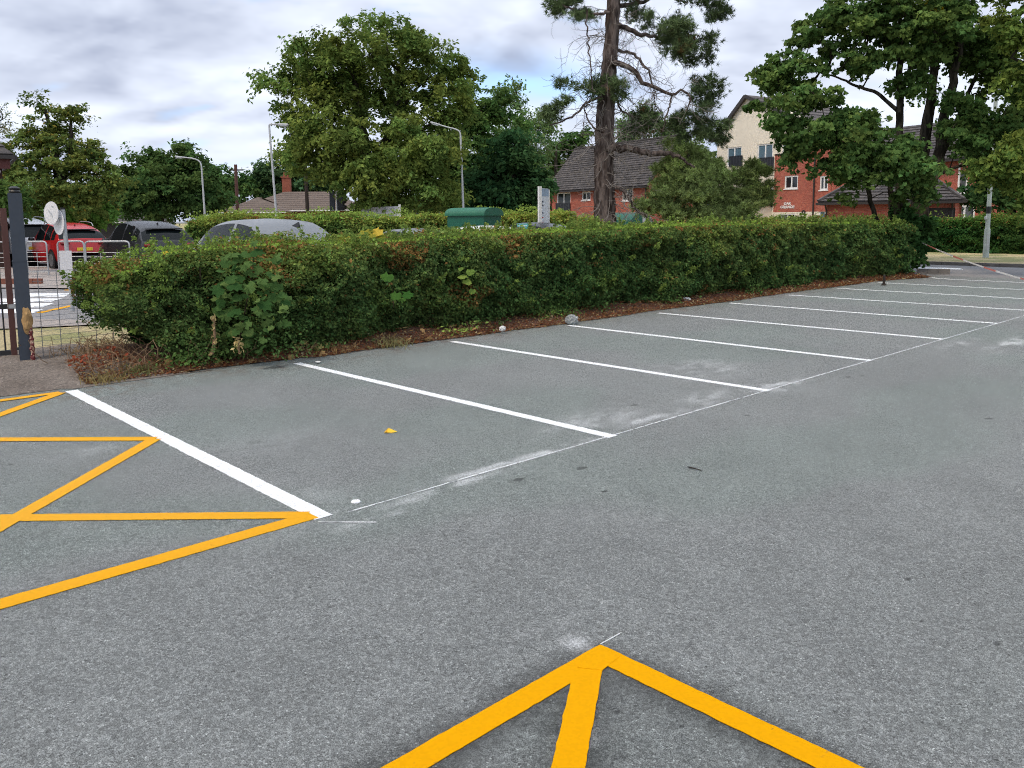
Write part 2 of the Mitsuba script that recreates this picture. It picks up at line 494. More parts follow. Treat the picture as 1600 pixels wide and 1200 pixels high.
car_paint('paint_red', (0.42, 0.012, 0.014))
car_paint('paint_black', (0.012, 0.013, 0.015), 0.0, 1.0, 0.30)
car_paint('paint_grey', (0.30, 0.32, 0.35), 0.6, 1.0, 0.4)
car_paint('paint_silver', (0.21, 0.225, 0.24), 0.3, 0.6, 0.4)
car_paint('paint_white', (0.72, 0.73, 0.74), 0.0)
pr('car_glass', (0.006, 0.009, 0.010), 0.03, 0.0, 0.22)
pr('tail_light', (0.22, 0.008, 0.008), 0.2, 0.0, 0.6)
pr('wire_grey', (0.27, 0.28, 0.29), 0.5)
pr('plate_yellow', (0.75, 0.55, 0.04), 0.5)
pr('alloy', (0.45, 0.46, 0.48), 0.35, 0.8)

# ------------------------------------------------------------------ foliage builders
QUAD = (np.array([[0, -0.5, 0], [0.30, -0.05, 0.10], [0, 0.55, 0.0], [-0.30, -0.05, 0.10]]), np.array([[0, 1, 2], [0, 2, 3]]))
_mp = []
for k, (r, a) in enumerate(((0.16, -90), (0.50, -55), (0.44, -28), (0.58, 2), (0.46, 24), (0.54, 46), (0.46, 66), (0.62, 90), (0.46, 114), (0.54, 134), (0.46, 156), (0.58, 178), (0.44, 208), (0.50, 235))):
    _mp.append([r * math.cos(math.radians(a)), r * math.sin(math.radians(a)) - 0.05, -0.16 * r * abs(math.cos(math.radians(a)))])
MAPLE = (np.vstack([[[0, 0, 0.03]], np.array(_mp)]), np.array([[0, 1 + k, 1 + (k + 1) % 14] for k in range(14)]))
_m6 = [(0.12, -90), (0.52, -28), (0.30, 8), (0.52, 45), (0.62, 90), (0.52, 135), (0.30, 172), (0.52, 208)]
MAPLE6 = (np.array([[r * math.cos(math.radians(a)), r * math.sin(math.radians(a)), -0.14 * r * abs(math.cos(math.radians(a)))] for r, a in _m6]),
          np.array([[0, 1, 2], [0, 2, 4], [2, 3, 4], [0, 4, 6], [4, 5, 6], [0, 6, 7]]))


LEAFK = np.array([2.25, 2.75, 2.5])


def leaves(tpl, pos, nrm, size, col, rng):
    col = np.clip(np.asarray(col) * LEAFK, 0.003, 0.8)
    v0, f0 = tpl
    N = len(pos)
    nrm = nrm / (np.linalg.norm(nrm, axis=1, keepdims=True) + 1e-9)
    a = rng.normal(size=(N, 3))
    x = np.cross(nrm, a)
    x /= np.linalg.norm(x, axis=1, keepdims=True) + 1e-9
    y = np.cross(nrm, x)
    v = pos[:, None] + size[:, None, None] * (v0[None, :, 0:1] * x[:, None] + v0[None, :, 1:2] * y[:, None] + v0[None, :, 2:3] * nrm[:, None])
    f = f0[None] + (np.arange(N) * len(v0))[:, None, None]
    c = np.repeat(col, len(v0), axis=0)
    return v.reshape(-1, 3), f.reshape(-1, 3), c


def join(sets):
    vs, fs, cs, o = [], [], [], 0
    for v, f, c in sets:
        vs.append(v); fs.append(f + o); cs.append(c); o += len(v)
    return (np.vstack(vs), np.vstack(fs)), np.vstack(cs)


def blob(px, py, d, wpx, hpx, dd=0.0, ry=None):
    c = at(px, py, d + dd)
    rx, rz = wpx / F * d, hpx / F * d
    return c, np.array([rx, ry if ry else rx * 0.85, rz])


def in_blobs(rng, blobs, n, bias=2.0, mind=0.0):
    wts = np.array([(b[1][0] * b[1][1] * b[1][2]) ** 0.7 for b in blobs])
    cnt = np.maximum(1, np.round(n * wts / wts.sum())).astype(int)
    out = []
    for (c, r), k in zip(blobs, cnt):
        u = rng.normal(size=(k, 3))
        u /= np.linalg.norm(u, axis=1, keepdims=True)
        out.append(c + u * (rng.random((k, 1)) ** (1 / bias)) * r)
    return np.vstack(out)


def grow(rng, stems, clusters, r_end=0.012, wig=0.25, step=0.6):
    """joins each cluster to the nearest part of the skeleton; returns branch tubes"""
    nodes = [np.asarray(p) for st in stems for p in st[0]]
    rad = [r for st in stems for r in np.broadcast_to(st[1], (len(st[0]),))]
    plen = [0.0] * len(nodes)
    use = {}
    paths = []
    N0 = len(nodes)
    top = np.mean([n for n in nodes], axis=0)
    order = np.argsort(np.linalg.norm(clusters - top, axis=1))
    A = np.array(nodes)
    parent = [-1] * N0
    for ci in order:
        c = clusters[ci]
        D = np.linalg.norm(A - c, axis=1)
        below = np.maximum(0, A[:, 2] - c[2] + 0.3)
        cost = D + 0.35 * np.array(plen) + 0.5 * below
        k = int(np.argmin(cost))
        d = D[k]
        m = max(2, int(d / step) + 1)
        a = A[k]
        tt = np.linspace(0, 1, m + 1)[1:, None]
        mid = a + (c - a) * 0.5 + np.array([0, 0, 0.10 * d]) + rng.normal(size=3) * wig * d * 0.3
        pts = (1 - tt) ** 2 * a + 2 * tt * (1 - tt) * mid + tt ** 2 * c
        pts = pts + rng.normal(size=pts.shape) * 0.03 * d / m
        idx = []
        for q in pts:
            parent.append(k if not idx else idx[-1])
            idx.append(len(parent) - 1)
            plen.append(plen[parent[-1]] + np.linalg.norm(q - (A[parent[-1]] if parent[-1] < len(A) else pts[len(idx) - 2])))
        A = np.vstack([A, pts])
        paths.append([k] + idx)
    load = np.zeros(len(A))
    for pth in paths:
        load[pth[-1]] += 1
    for i in range(len(A) - 1, N0 - 1, -1):
        if parent[i] >= 0:
            load[parent[i]] += load[i]
    r = r_end * np.maximum(load, 1) ** 0.46
    r[:N0] = rad
    ms = []
    for pth in paths:
        rr = r[pth].copy()
        rr[0] = min(rr[0], rr[1] * 1.15)
        ms.append(tube(A[pth], rr, 5 if rr[1] < 0.05 else 7, cap=False))
    return cat(ms)


def crown_leaves(rng, clusters, n, rc, size, base, tpl=QUAD, flat=0.7, centre=None, upw=0.5, cvar=0.25, warm=None, warmf=0.0):
    N = len(clusters)
    k = np.repeat(np.arange(N), n)
    if centre is None:
        centre = clusters.mean(0)
    outw = clusters[k] - centre
    outw /= np.linalg.norm(outw, axis=1, keepdims=True) + 1e-9
    rcs = (rc * (0.6 + 0.8 * rng.random(N)))[k][:, None]
    # each cluster is a handful of leafy sprays that run outwards and droop at their tips
    ns = 5
    sd = rng.normal(size=(N, ns, 3)) * np.array([1, 1, 0.30 + 0.5 * max(0.0, flat - 0.4)]) + 0.9 * (clusters - centre)[:, None] / (np.linalg.norm(clusters - centre, axis=1)[:, None, None] + 1e-9) * np.array([1, 1, 0.5])
    sd /= np.linalg.norm(sd, axis=2, keepdims=True)
    ax = sd[k, rng.integers(0, ns, len(k))]
    along = rng.random((len(k), 1)) ** 0.8 * 1.45 - 0.25
    u = rng.normal(size=(len(k), 3))
    pos = clusters[k] + rcs * (ax * along + u * 0.26 * (1.15 - 0.45 * along) * np.array([1, 1, flat * 0.8]))
    pos[:, 2] -= rcs[:, 0] * 0.22 * np.clip(along[:, 0], 0, 2) ** 2
    u /= np.linalg.norm(u, axis=1, keepdims=True)
    nrm = 0.75 * rng.normal(size=(len(k), 3)) + np.array([0, 0, upw * 1.4]) + 0.5 * outw + 0.5 * u
    tone = (1 + cvar * (rng.random(N) - 0.5) * 2)[k] * (0.75 + 0.5 * rng.random(len(k)))
    hue = ((rng.random(N) - 0.5)[k] * 0.25 + 0.2 * (rng.random(len(k)) - 0.5))
    col = np.array(base)[None] * tone[:, None]
    col[:, 0] *= 1 + hue
    col[:, 2] *= 1 - 0.5 * hue
    if warm is not None:
        w = rng.random(len(k)) < warmf
        col[w] = np.array(warm) * (0.7 + 0.6 * rng.random((w.sum(), 1)))
    sz = size * (0.65 + 0.7 * rng.random(len(k)))
    return leaves(tpl, pos, nrm, sz, np.clip(col, 0.003, 0.9), rng)


def tree(name, label, catg, stems, blobs, nclus, nleaf, rc, size, base, seed, group=None, tpl=QUAD, bias=2.0, flat=0.7, barkm='tree_bark', r_end=0.014, extra=None, cvar=0.25, warm=None, warmf=0.0, upw=0.5, gap=0.22):
    rng = np.random.default_rng(seed)
    k = thing(name, label, catg, group)
    for pts, rad in stems:
        n = max(8, len(pts) * 4)
        line = smooth_line(np.c_[np.asarray(pts, float), np.broadcast_to(rad, (len(pts),))], n)
        line[1:-1, :2] += rng.normal(size=(n - 2, 2)) * 0.015
        part(k, 'trunk', tube(line[:, :3], line[:, 3], 12, True, 0.10, rng), barkm, smooth=60)
    cl = in_blobs(rng, blobs, nclus, bias)
    hole = meshkit.noise(cl * (0.75 / rc) + seed, seed)
    cl = cl[hole < np.quantile(hole, 1 - gap)]
    dense = [(smooth_line(np.c_[np.asarray(p, float), np.broadcast_to(r, (len(p),))], 14)) for p, r in stems]
    part(k, 'branches', grow(rng, [(l[3:, :3], l[3:, 3]) for l in dense], cl, r_end), barkm, smooth=60)
    sets = [crown_leaves(rng, cl, nleaf, rc, size, base, tpl, flat, cvar=cvar, warm=warm, warmf=warmf, upw=upw)]
    if extra:
        sets += extra(rng)
    m, c = join(sets)
    part(k, 'crown', m, 'leaf', color=c)
    return k


def needles(rng, pos, axis, n, length, width, base):
    """tufts of needles at pos"""
    N = len(pos)
    k = np.repeat(np.arange(N), n)
    d = axis[k] * 0.7 + rng.normal(size=(len(k), 3)) * 0.75
    d /= np.linalg.norm(d, axis=1, keepdims=True)
    L = length * (0.6 + 0.7 * rng.random((len(k), 1)))
    a = np.cross(d, rng.normal(size=(len(k), 3)))
    a /= np.linalg.norm(a, axis=1, keepdims=True) + 1e-9
    p = pos[k] + rng.normal(size=(len(k), 3)) * length * 0.15
    v = np.stack([p - a * width / 2, p + a * width / 2, p + d * L], 1)
    tone = (0.7 + 0.6 * rng.random(N))[k][:, None] * (0.75 + 0.5 * rng.random((len(k), 1)))
    col = np.asarray(base)[k] * tone if np.ndim(base) == 2 else np.asarray(base)[None] * tone
    return v.reshape(-1, 3), np.arange(3 * len(k)).reshape(-1, 3), np.repeat(np.clip(col, 0.003, 0.9), 3, axis=0)

# ------------------------------------------------------------------ ground
struct('ground', sheet([(-400, -60), (400, -60), (400, 900), (-400, 900)], -0.02), 'dry_grass')
cp = sg.Polygon([P(-16, -14)[:2], P(20.6, -14)[:2], P(20.6, 4.6)[:2], P(19.6, 5.3)[:2], P(14, 5.5)[:2], P(0, 5.5)[:2], P(-1.2, 5.4)[:2], P(-2.4, 5.35)[:2], P(-3.4, 5.3)[:2], P(-16, 5.3)[:2]])
park = struct('car_park', sheet(cp, 0.0), 'asphalt')
road = struct('road', sheet([P(20.6, -40)[:2], P(26.4, -40)[:2], P(26.4, 45)[:2], P(20.6, 45)[:2]], -0.004), 'road_asphalt')
struct('verge', sheet([P(26.52, -40)[:2], P(45, -40)[:2], P(45, 45)[:2], P(26.52, 45)[:2]], 0.09), 'dry_grass')
kb = struct('kerb', box(P(26.45, 1.0, 0.0) * [1, 1, 0] + [0, 0, -0.02], (0.10, 60, 0.05), -(math.pi / 2 - math.atan2(VV[1], VV[0]))), 'kerb_stone')
_kr = np.random.default_rng(4)
for i in range(34):
    t0 = -12 + i * 0.92
    a, b = P(26.46, t0 + 0.006), P(26.46, t0 + 0.914)
    z = 0.055 + 0.004 * _kr.random()
    part(kb, 'kerb_stone', beam(a + [0, 0, z], b + [0, 0, z], 0.125, 0.11), 'kerb_stone')
# give-way line and the low kerb end at the hedge corner
part(road, 'white_line', sheet([gnd(1428, 419.3)[:2], gnd(1505, 421)[:2], gnd(1500, 419)[:2], gnd(1428, 417)[:2]], 0.0), 'white_paint')
ki = struct('kerb_end', box(P(20.4, 4.95, 0.02), (0.2, 0.2, 0.04)), 'kerb_stone')
ka, kc = gnd(1432, 427.5), gnd(1484, 428.5)
for i in range(3):
    q0, q1 = ka + (kc - ka) * (i / 3 + 0.004), ka + (kc - ka) * ((i + 1) / 3 - 0.004)
    part(ki, 'kerb_stone', beam(q0 + [0, 0, 0.075], q1 + [0, 0, 0.075], 0.16, 0.15), 'kerb_stone')


def rough_poly(q, rng, amp=0.002, step=0.05):
    """long edges of a painted line, slightly uneven"""
    q = np.asarray(q, float)
    L = np.linalg.norm(q[1] - q[0])
    n = max(2, int(L / step))
    tt = np.linspace(0, 1, n)[:, None]
    e1 = q[0] + (q[1] - q[0]) * tt
    e2 = q[2] + (q[3] - q[2]) * tt
    nn = (q[3] - q[0]) / np.linalg.norm(q[3] - q[0])
    e1 = e1 + nn * rng.normal(size=(n, 1)) * amp
    e2 = e2 + nn * rng.normal(size=(n, 1)) * amp
    return np.vstack([e1, e2])


pr_ = np.random.default_rng(11)
for k in range(10):
    s = (k - 1) * BAYW
    t1 = 4.93 if k == 0 else (4.74 if k < 8 else (4.74 if k == 8 else 4.40))
    t0 = 0.055 if k == 0 else -0.01
    q = quad_st(-2.505 if k == 0 else s, t0, -2.39 if k == 0 else s, t1, 0.115 if k == 0 else 0.10, 0)
    if k == 9:      # the last line bends at its hedge end
        pts = [P(s, t) for t in np.linspace(-0.01, 3.4, 8)] + [P(s - 0.0 + 0.35 * u * u, 3.4 + 1.0 * u) for u in np.linspace(0.15, 1, 7)]
        pts = np.array(pts)[:, :2]
        tn = np.gradient(pts, axis=0); tn /= np.linalg.norm(tn, axis=1, keepdims=True)
        nn = np.c_[-tn[:, 1], tn[:, 0]] * 0.05
        poly = np.vstack([pts + nn, (pts - nn)[::-1]])
    else:
        poly = rough_poly(q, pr_)
    part(park, 'bay_line', sheet(poly, 0.004), 'white_paint')
part(park, 'setting_out_line', sheet(rough_poly(quad_st(-2.36, 0.03, 20.4, -0.05, 0.012, 0), pr_, 0.0015, 0.2), 0.0035), 'chalk_line')
a_, b_ = gnd(497, 816.5), gnd(588, 817)
part(park, 'setting_out_line', sheet(np.array([a_[:2], b_[:2], b_[:2] + [0, 0.010], a_[:2] + [0, 0.006]]), 0.0035), 'chalk_line')
a_, b_ = gnd(938, 1008), gnd(969, 991)
part(park, 'setting_out_line', sheet(np.array([a_[:2], b_[:2], b_[:2] + [0, 0.006], a_[:2] + [0, 0.006]]), 0.0035), 'chalk_line')
ZY = [0.0046, 0.0052, 0.0058, 0.0064, 0.0070, 0.0076, 0.0046, 0.0052, 0.0058]
for (a, b), z, w in zip(YELLOW, ZY, (0.115, 0.105, 0.105, 0.105, 0.105, 0.10, 0.100, 0.102, 0.102)):
    part(park, 'hatch_line', sheet(rough_poly(quad_st(*a, *b, w, 0, 0.0), pr_, 0.0011, 0.03), z), 'yellow_paint')
j_ = [P(APEX[0] + a, APEX[1] + b)[:2] for a, b in ((0.051, 0.0), (0.051, -0.06), (-0.05, -0.052), (-0.091, -0.077), (-0.14, 0.0), (-0.06, 0.050), (0.0, 0.050), (0.047, 0.047))]
part(park, 'hatch_line', sheet(sg.Polygon(j_).convex_hull, 0.0066), 'yellow_paint')

# bed under the hedge, with an uneven front edge
ss = np.linspace(-1.5, 19.8, 160)
edge = 4.90 + 0.22 * (meshkit.fbm(np.c_[ss * 0.8, ss * 0, ss * 0], 4, 2) - 0.2) + np.where(ss > 17, -(ss - 17) * 0.20, 0) + np.where(ss < 0.3, 0.12, 0)
front = np.array([P(s, t)[:2] for s, t in zip(ss, edge)])
nb = 10
rows = []
for j in range(nb):
    f = j / (nb - 1)
    t = edge + (7.05 - edge) * f
    z = 0.006 + 0.10 * min(1, f * 3) + 0.05 * (meshkit.fbm(np.c_[ss * 3, t * 3, ss * 0], 3, 8) - 0.3) * min(1, f * 4)
    rows.append(np.array([P(s, tt, zz) for s, tt, zz in zip(ss, t, z)]))
G = np.array(rows)
i_, jj_ = np.meshgrid(np.arange(nb - 1), np.arange(len(ss) - 1), indexing='ij')
nS = len(ss)
q_ = np.stack([i_ * nS + jj_, i_ * nS + jj_ + 1, (i_ + 1) * nS + jj_ + 1, (i_ + 1) * nS + jj_], -1).reshape(-1, 4)
struct('hedge_bed', (G.reshape(-1, 3), q_), 'litter_ground', smooth=True)
# bare earth by the gate
ex, ey = 90, 26
e_s, e_t = np.linspace(-9.0, -0.9, ex), np.linspace(0, 1, ey)
pts = []
for f in e_t:
    for s in e_s:
        t_lo = 5.02 + 0.10 * (meshkit.fbm(np.array([s * 1.5, 0.3, 1.0]), 3, 4) - 0.5) + (0.10 if s < -2.4 else -0.02)
        t = t_lo + (7.6 - t_lo) * f
        z = 0.005 + 0.13 * min(1, 2.2 * f) * (0.6 + 0.4 * meshkit.fbm(np.array([s * 2.0, t * 2.0, 0.5]), 3, 4)) + 0.03 * min(1, 5 * f) * (meshkit.fbm(np.array([s * 7, t * 7, 0.0]), 3, 6) - 0.4)
        if s > -1.6:
            z -= 0.16 * min(1, (s + 1.6) / 0.6) * min(1, 3 * f)
        pts.append(P(s, t, z))
i_, jj_ = np.meshgrid(np.arange(ey - 1), np.arange(ex - 1), indexing='ij')
q_ = np.stack([i_ * ex + jj_, i_ * ex + jj_ + 1, (i_ + 1) * ex + jj_ + 1, (i_ + 1) * ex + jj_], -1).reshape(-1, 4)
struct('bare_earth', (np.array(pts), q_), 'earth', smooth=True)

# left-hand road with its zebra crossing, pavement beyond
lr = struct('crossing_road', sheet([gnd(-500, 492)[:2], gnd(60, 499)[:2], gnd(330, 505)[:2], gnd(420, 452)[:2], gnd(110, 450)[:2], gnd(-300, 446)[:2]], -0.004), 'road_asphalt')
struct('rear_pavement', sheet([gnd(-320, 448)[:2], gnd(110, 452)[:2], gnd(520, 454)[:2], at(700, 380, 60)[:2], at(-500, 380, 60)[:2]], 0.03), 'paving')
struct('front_pavement', sheet([gnd(-500, 512)[:2], gnd(0, 514)[:2], gnd(150, 507)[:2], gnd(330, 512)[:2], gnd(330, 505)[:2], gnd(60, 498.5)[:2], gnd(-500, 491.5)[:2]], 0.002), 'paving')
for q in (((30, 463.5), (100, 463.5), (112, 458.2), (38, 458.2)), ((-30, 471.8), (80, 471.2), (98, 466.2), (-20, 466.4)), ((-60, 480.5), (66, 480.0), (84, 473.5), (-50, 473.8)), ((-90, 489.5), (52, 489.0), (68, 483.0), (-80, 483.3))):
    part(lr, 'crossing_stripe', sheet(np.array([gnd(*a)[:2] for a in q]), 0.0), 'white_paint')
part(lr, 'yellow_line', sheet(np.array([gnd(*a)[:2] for a in ((56, 488.5), (66, 489.0), (116, 478), (110, 477))]), 0.0035), 'yellow_paint')
part(lr, 'yellow_line', sheet(np.array([gnd(*a)[:2] for a in ((100, 453.6), (170, 456.2), (170, 455.2), (100, 452.6))]), 0.0035), 'yellow_paint')
bk = struct('brick_edging', box(at(16, 446, 22.3) * [1, 1, 0] + [0, 0, 0.06], (0.3, 0.1, 0.1)), 'brick_kerb')
for i in range(8):
    part(bk, 'brick', box(at(16, 446, 22.3) * [1, 1, 0] + [0.33 * (i - 3.5) * 0.7, -0.08, 0.10], (0.215, 0.10, 0.14)), 'brick_kerb')

# ------------------------------------------------------------------ hedge along the bays
def hedge_mesh(rng, fr, N, size, base_lo, base_hi, depth=0.22, brown=0.06, fuzz=0.05):
    """fr(a, b, c): face coordinates -> position, outward normal, top-ness"""
    pos, nrm, top = fr(N)
    n3 = meshkit.fbm(pos * 1.7, 3, 1)
    bul = (meshkit.fbm(pos * np.array([2.4, 2.4, 3.0]), 4, 7) - 0.5)
    pit = meshkit.noise(pos * np.array([5.5, 5.5, 6.5]), 77) * 0.65 + 0.35 * meshkit.noise(pos * 13.0, 78)
    inw = depth * rng.random(N) ** 1.6
    low = meshkit.fbm(pos * np.array([0.85, 0.85, 1.1]) + 13, 2, 3) - 0.5
    pos = pos + nrm * (bul * 0.62 + low * 0.42 - inw - 0.26 * np.clip(0.50 - pit, 0, 1) * 2 + fuzz * rng.random(N))[:, None]
    nv = 0.75 * rng.normal(size=(N, 3)) + 0.7 * nrm + np.array([0, 0, 0.6])
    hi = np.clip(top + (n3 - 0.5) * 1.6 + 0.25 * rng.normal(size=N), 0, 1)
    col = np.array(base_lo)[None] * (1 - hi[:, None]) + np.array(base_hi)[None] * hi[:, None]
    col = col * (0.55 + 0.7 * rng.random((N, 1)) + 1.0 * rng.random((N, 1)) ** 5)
    col[:, 0] *= 0.85 + 0.4 * rng.random(N)
    br = (meshkit.fbm(pos * np.array([1.3, 1.3, 1.7]) + 40, 4, 21) + 0.07 * top) > 0.735 - brown
    pick = (br & (rng.random(N) < 0.45)) | (rng.random(N) < 0.012 + 0.05 * top)
    col[pick] = np.array([0.15, 0.070, 0.028]) * (0.5 + 0.9 * rng.random((pick.sum(), 1)))
    hp = (meshkit.fbm(pos * 0.55 + 70, 3, 44) - 0.5)[:, None] * np.array([0.9, 0.25, 0.2])
    col = col * (1 + hp)
    sz = size(pos) * (0.5 + 0.5 * rng.random(N) + 0.9 * rng.random(N) ** 3)
    return leaves(QUAD, pos, nv, sz, np.clip(col, 0.003, 0.8), rng), pos


HS0, HS1, HT0, HT1 = -1.75, 19.6, 5.30, 6.95


def hh(s):
    """height of the front hedge along its length"""
    return np.interp(s, [-1.6, -1.1, 0.0, 1.5, 5, 9, 14, 19.6], [1.05, 1.30, 1.36, 1.355, 1.44, 1.52, 1.53, 1.48])


def ht0(s):
    return HT0 - 0.12 * np.exp(-((s - 0.6) / 1.0) ** 2) + np.where(s > 17, -(s - 17) * 0.16, 0) + np.where(s < -0.9, (-0.9 - s) * 0.45, 0)


def front_face(rng):
    def fr(N):
        # leaves are spent where the hedge is nearest
        s = HS0 + (HS1 - HS0) * rng.random(N) ** 1.45
        w = rng.random(N)
        kind = rng.random(N)
        h = hh(s)
        t0 = ht0(s)
        pos, nrm, top = np.zeros((N, 3)), np.zeros((N, 3)), np.zeros(N)
        th = (HT1 - t0)
        zlo = 0.05 + 0.9 * np.clip(-1.1 - s, 0, 0.65) + 0.16 * (meshkit.fbm(np.c_[s * 1.7, s * 0, s * 0], 3, 31) - 0.3)
        f = kind < 0.66
        tp = (kind >= 0.66) & (kind < 0.93)
        bk = kind >= 0.93
        z = zlo + (h - zlo) * w
        t = t0 + 0.10 * (z < 0.35) * (0.35 - z) / 0.3
        t = t + 0.10 * np.clip((z - h + 0.25) / 0.25, 0, 1) ** 2
        t = np.where(tp, t0 + 0.10 + (th - 0.1) * w, t)
        z = np.where(tp, h + 0.05 * (meshkit.fbm(np.c_[s * 2, t * 2, s * 0], 3, 5) - 0.5), z)
        t = np.where(bk, HT1, t)
        pos[:, :2] = O2 + UU * s[:, None] + VV * t[:, None]
        pos[:, 2] = z
        nrm[:, :2] = np.where(f[:, None], -VV, np.where(bk[:, None], VV, 0))
        nrm[tp] = [0, 0, 1]
        top = np.where(tp, 0.95, np.clip((z - h + 0.40) / 0.5, 0, 1) * 0.8)
        return pos, nrm, top
    return fr


def end_face(rng, s, sgn, t0, t1, h, zlo=0.15):
    def fr(N):
        t = t0 + (t1 - t0) * rng.random(N)
        z = zlo + (h - zlo) * rng.random(N)
        pos = np.zeros((N, 3)); nrm = np.zeros((N, 3))
        pos[:, :2] = O2 + UU * s + VV * t[:, None] + UU * (rng.random((N, 1)) * -sgn * 0.35)
        pos[:, 2] = z
        nrm[:, :2] = UU * sgn
        return pos, nrm, np.clip((z - h + 0.45) / 0.5, 0, 1)
    return fr


hr = np.random.default_rng(7)


def sz_front(pos):
    d = pos[:, 1]
    return np.interp(d, [8, 14, 26], [0.036, 0.048, 0.075])


hedge = thing('hedge', 'long clipped green hedge with browned tips along the ends of the empty parking bays', 'hedge')
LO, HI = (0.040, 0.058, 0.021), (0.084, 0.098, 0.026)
sets = []
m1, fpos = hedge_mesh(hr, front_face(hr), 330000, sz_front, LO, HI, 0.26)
sets.append(m1)
m1, _ = hedge_mesh(hr, end_face(hr, HS0 + 0.05, -1, 5.75, 6.95, 1.12, 0.45), 9000, lambda p: 0.036, LO, HI, 0.3)
sets.append(m1)
m1, _ = hedge_mesh(hr, end_face(hr, HS1, 1, 5.0, 6.95, 1.5), 6000, lambda p: 0.075, LO, HI, 0.3)
sets.append(m1)
# loose shoots above the clipped top
N = 5200
s = HS0 + (HS1 - HS0) * hr.random(N) ** 1.2
t = HT0 + (HT1 - HT0) * hr.random(N)
pk = meshkit.noise(np.c_[s * 3.1, t * 3.1, s * 0], 15)
z = hh(s) + (0.02 + 0.10 * np.clip(pk - 0.45, 0, 1) * 2 * hr.random(N))
pos = np.array([P(a, b, c) for a, b, c in zip(s, t, z)])
sets.append(leaves(QUAD, pos, hr.normal(size=(N, 3)) + [0, 0, 0.6], sz_front(pos) * (0.8 + 0.5 * hr.random(N)), np.array([0.12, 0.15, 0.028]) * (0.7 + 0.6 * hr.random((N, 1))), hr))
# stray long shoots standing out of the clipped faces
for i in range(230):
    s0 = HS0 + 0.2 + (HS1 - HS0 - .4) * hr.random() ** 1.25
    topm = hr.random() < 0.7
    o = P(s0, ht0(s0) + hr.uniform(.05, 1.0), float(hh(s0)) + 0.02) if topm else P(s0, ht0(s0) - .05, hr.uniform(.3, 1.3))
    v_ = np.array([hr.normal() * .35, hr.normal() * .35, 1.0]) if topm else np.array([*(-VV + .5 * hr.normal(size=2)), .5])
    n_ = 26
    u = hr.random((n_, 1))
    pos = o + v_ / np.linalg.norm(v_) * u * hr.uniform(.08, .26) + hr.normal(size=(n_, 3)) * .018
    sets.append(leaves(QUAD, pos, hr.normal(size=(n_, 3)) + [0, 0, .6], sz_front(pos) * (.7 + .7 * hr.random(n_)), np.array([.085, .100, .026]) * (.6 + .8 * hr.random((n_, 1))), hr))
# low skirts of leaves that spill onto the bed
N = 6000
nc_ = 40
cs = np.r_[hr.uniform(-1.25, -0.1, 14), -1.15 + 20.0 * hr.random(nc_ - 14) ** 1.4]
ct = ht0(cs) + np.where(cs < 0.1, -0.02, 0.10) + 0.16 * hr.normal(size=nc_) * np.where(cs < 0.1, 1.3, 0.6)
kk_ = hr.integers(0, nc_, N)
pos = np.zeros((N, 3))
s_, t_ = cs[kk_] + 0.17 * hr.normal(size=N), ct[kk_] + 0.12 * hr.normal(size=N)
pos[:, :2] = O2 + UU * s_[:, None] + VV * t_[:, None]
pos[:, 2] = 0.06 + np.abs(hr.normal(size=N)) * np.where(s_ < 0.1, 0.24, 0.14) * (0.5 + hr.random(nc_)[kk_])
sets.append(leaves(QUAD, pos, hr.normal(size=(N, 3)) * .7 + np.array([*(-VV * .5), 0.8]), sz_front(pos) * (0.6 + 0.8 * hr.random(N)), np.array([0.045, 0.066, 0.022]) * (0.5 + 1.0 * hr.random((N, 1))) * (0.8 + 0.5 * hr.random(nc_)[kk_][:, None]), hr))
# straggling shoots at the left end
for i in range(46):
    o = P(hr.uniform(-1.85, -0.6), hr.uniform(5.3, 6.8), hr.uniform(.55, 1.15))
    v_ = np.array([*(-UU * hr.uniform(.2, 1) + 0.5 * hr.normal(size=2)), hr.uniform(-.1, .7)])
    u = hr.random((70, 1))
    pos = o + v_ / np.linalg.norm(v_) * u * hr.uniform(.2, .42) + hr.normal(size=(70, 3)) * .022
    sets.append(leaves(QUAD, pos, hr.normal(size=(70, 3)) + [0, 0, .6], np.full(70, .034) * (.6 + .8 * hr.random(70)), np.array([.085, .105, .028]) * (.6 + .8 * hr.random((70, 1))), hr))
m, c = join(sets)
part(hedge, 'leaves', m, 'leaf', color=c, stuff=True)
# twigs: dark woody interior with many crossing stems
ms = []
for i in range(620):
    s0 = HS0 + 0.75 + (HS1 - HS0 - 1.0) * hr.random() ** 1.3
    t0 = 5.75 + 0.9 * hr.random()
    h = float(hh(s0))
    a = P(s0, t0, 0.0)
    b = a + np.array([*(UU * hr.normal() * 0.12 + VV * hr.normal() * 0.12), h * 0.45])
    e = b + np.array([*(UU * hr.normal() * 0.25 + VV * hr.normal() * 0.25), h * 0.42])
    r = 0.010 + 0.016 * hr.random()
    ms.append(tube([a, b, e], [r, r * 0.7, r * 0.3], 5, cap=False))
    for q in range(3):
        o = a + (b - a) * (0.3 + 0.7 * hr.random())
        g = o + np.array([*(UU * hr.normal() * 0.25 - VV * (0.1 + 0.3 * hr.random())), 0.2 + 0.35 * hr.random()])
        ms.append(tube([o, (o + g) / 2 + hr.normal(size=3) * 0.03, g], [r * 0.5, r * 0.35, 0.002], 4, cap=False))
part(hedge, 'branches', cat(ms), 'hedge_wood', stuff=True)
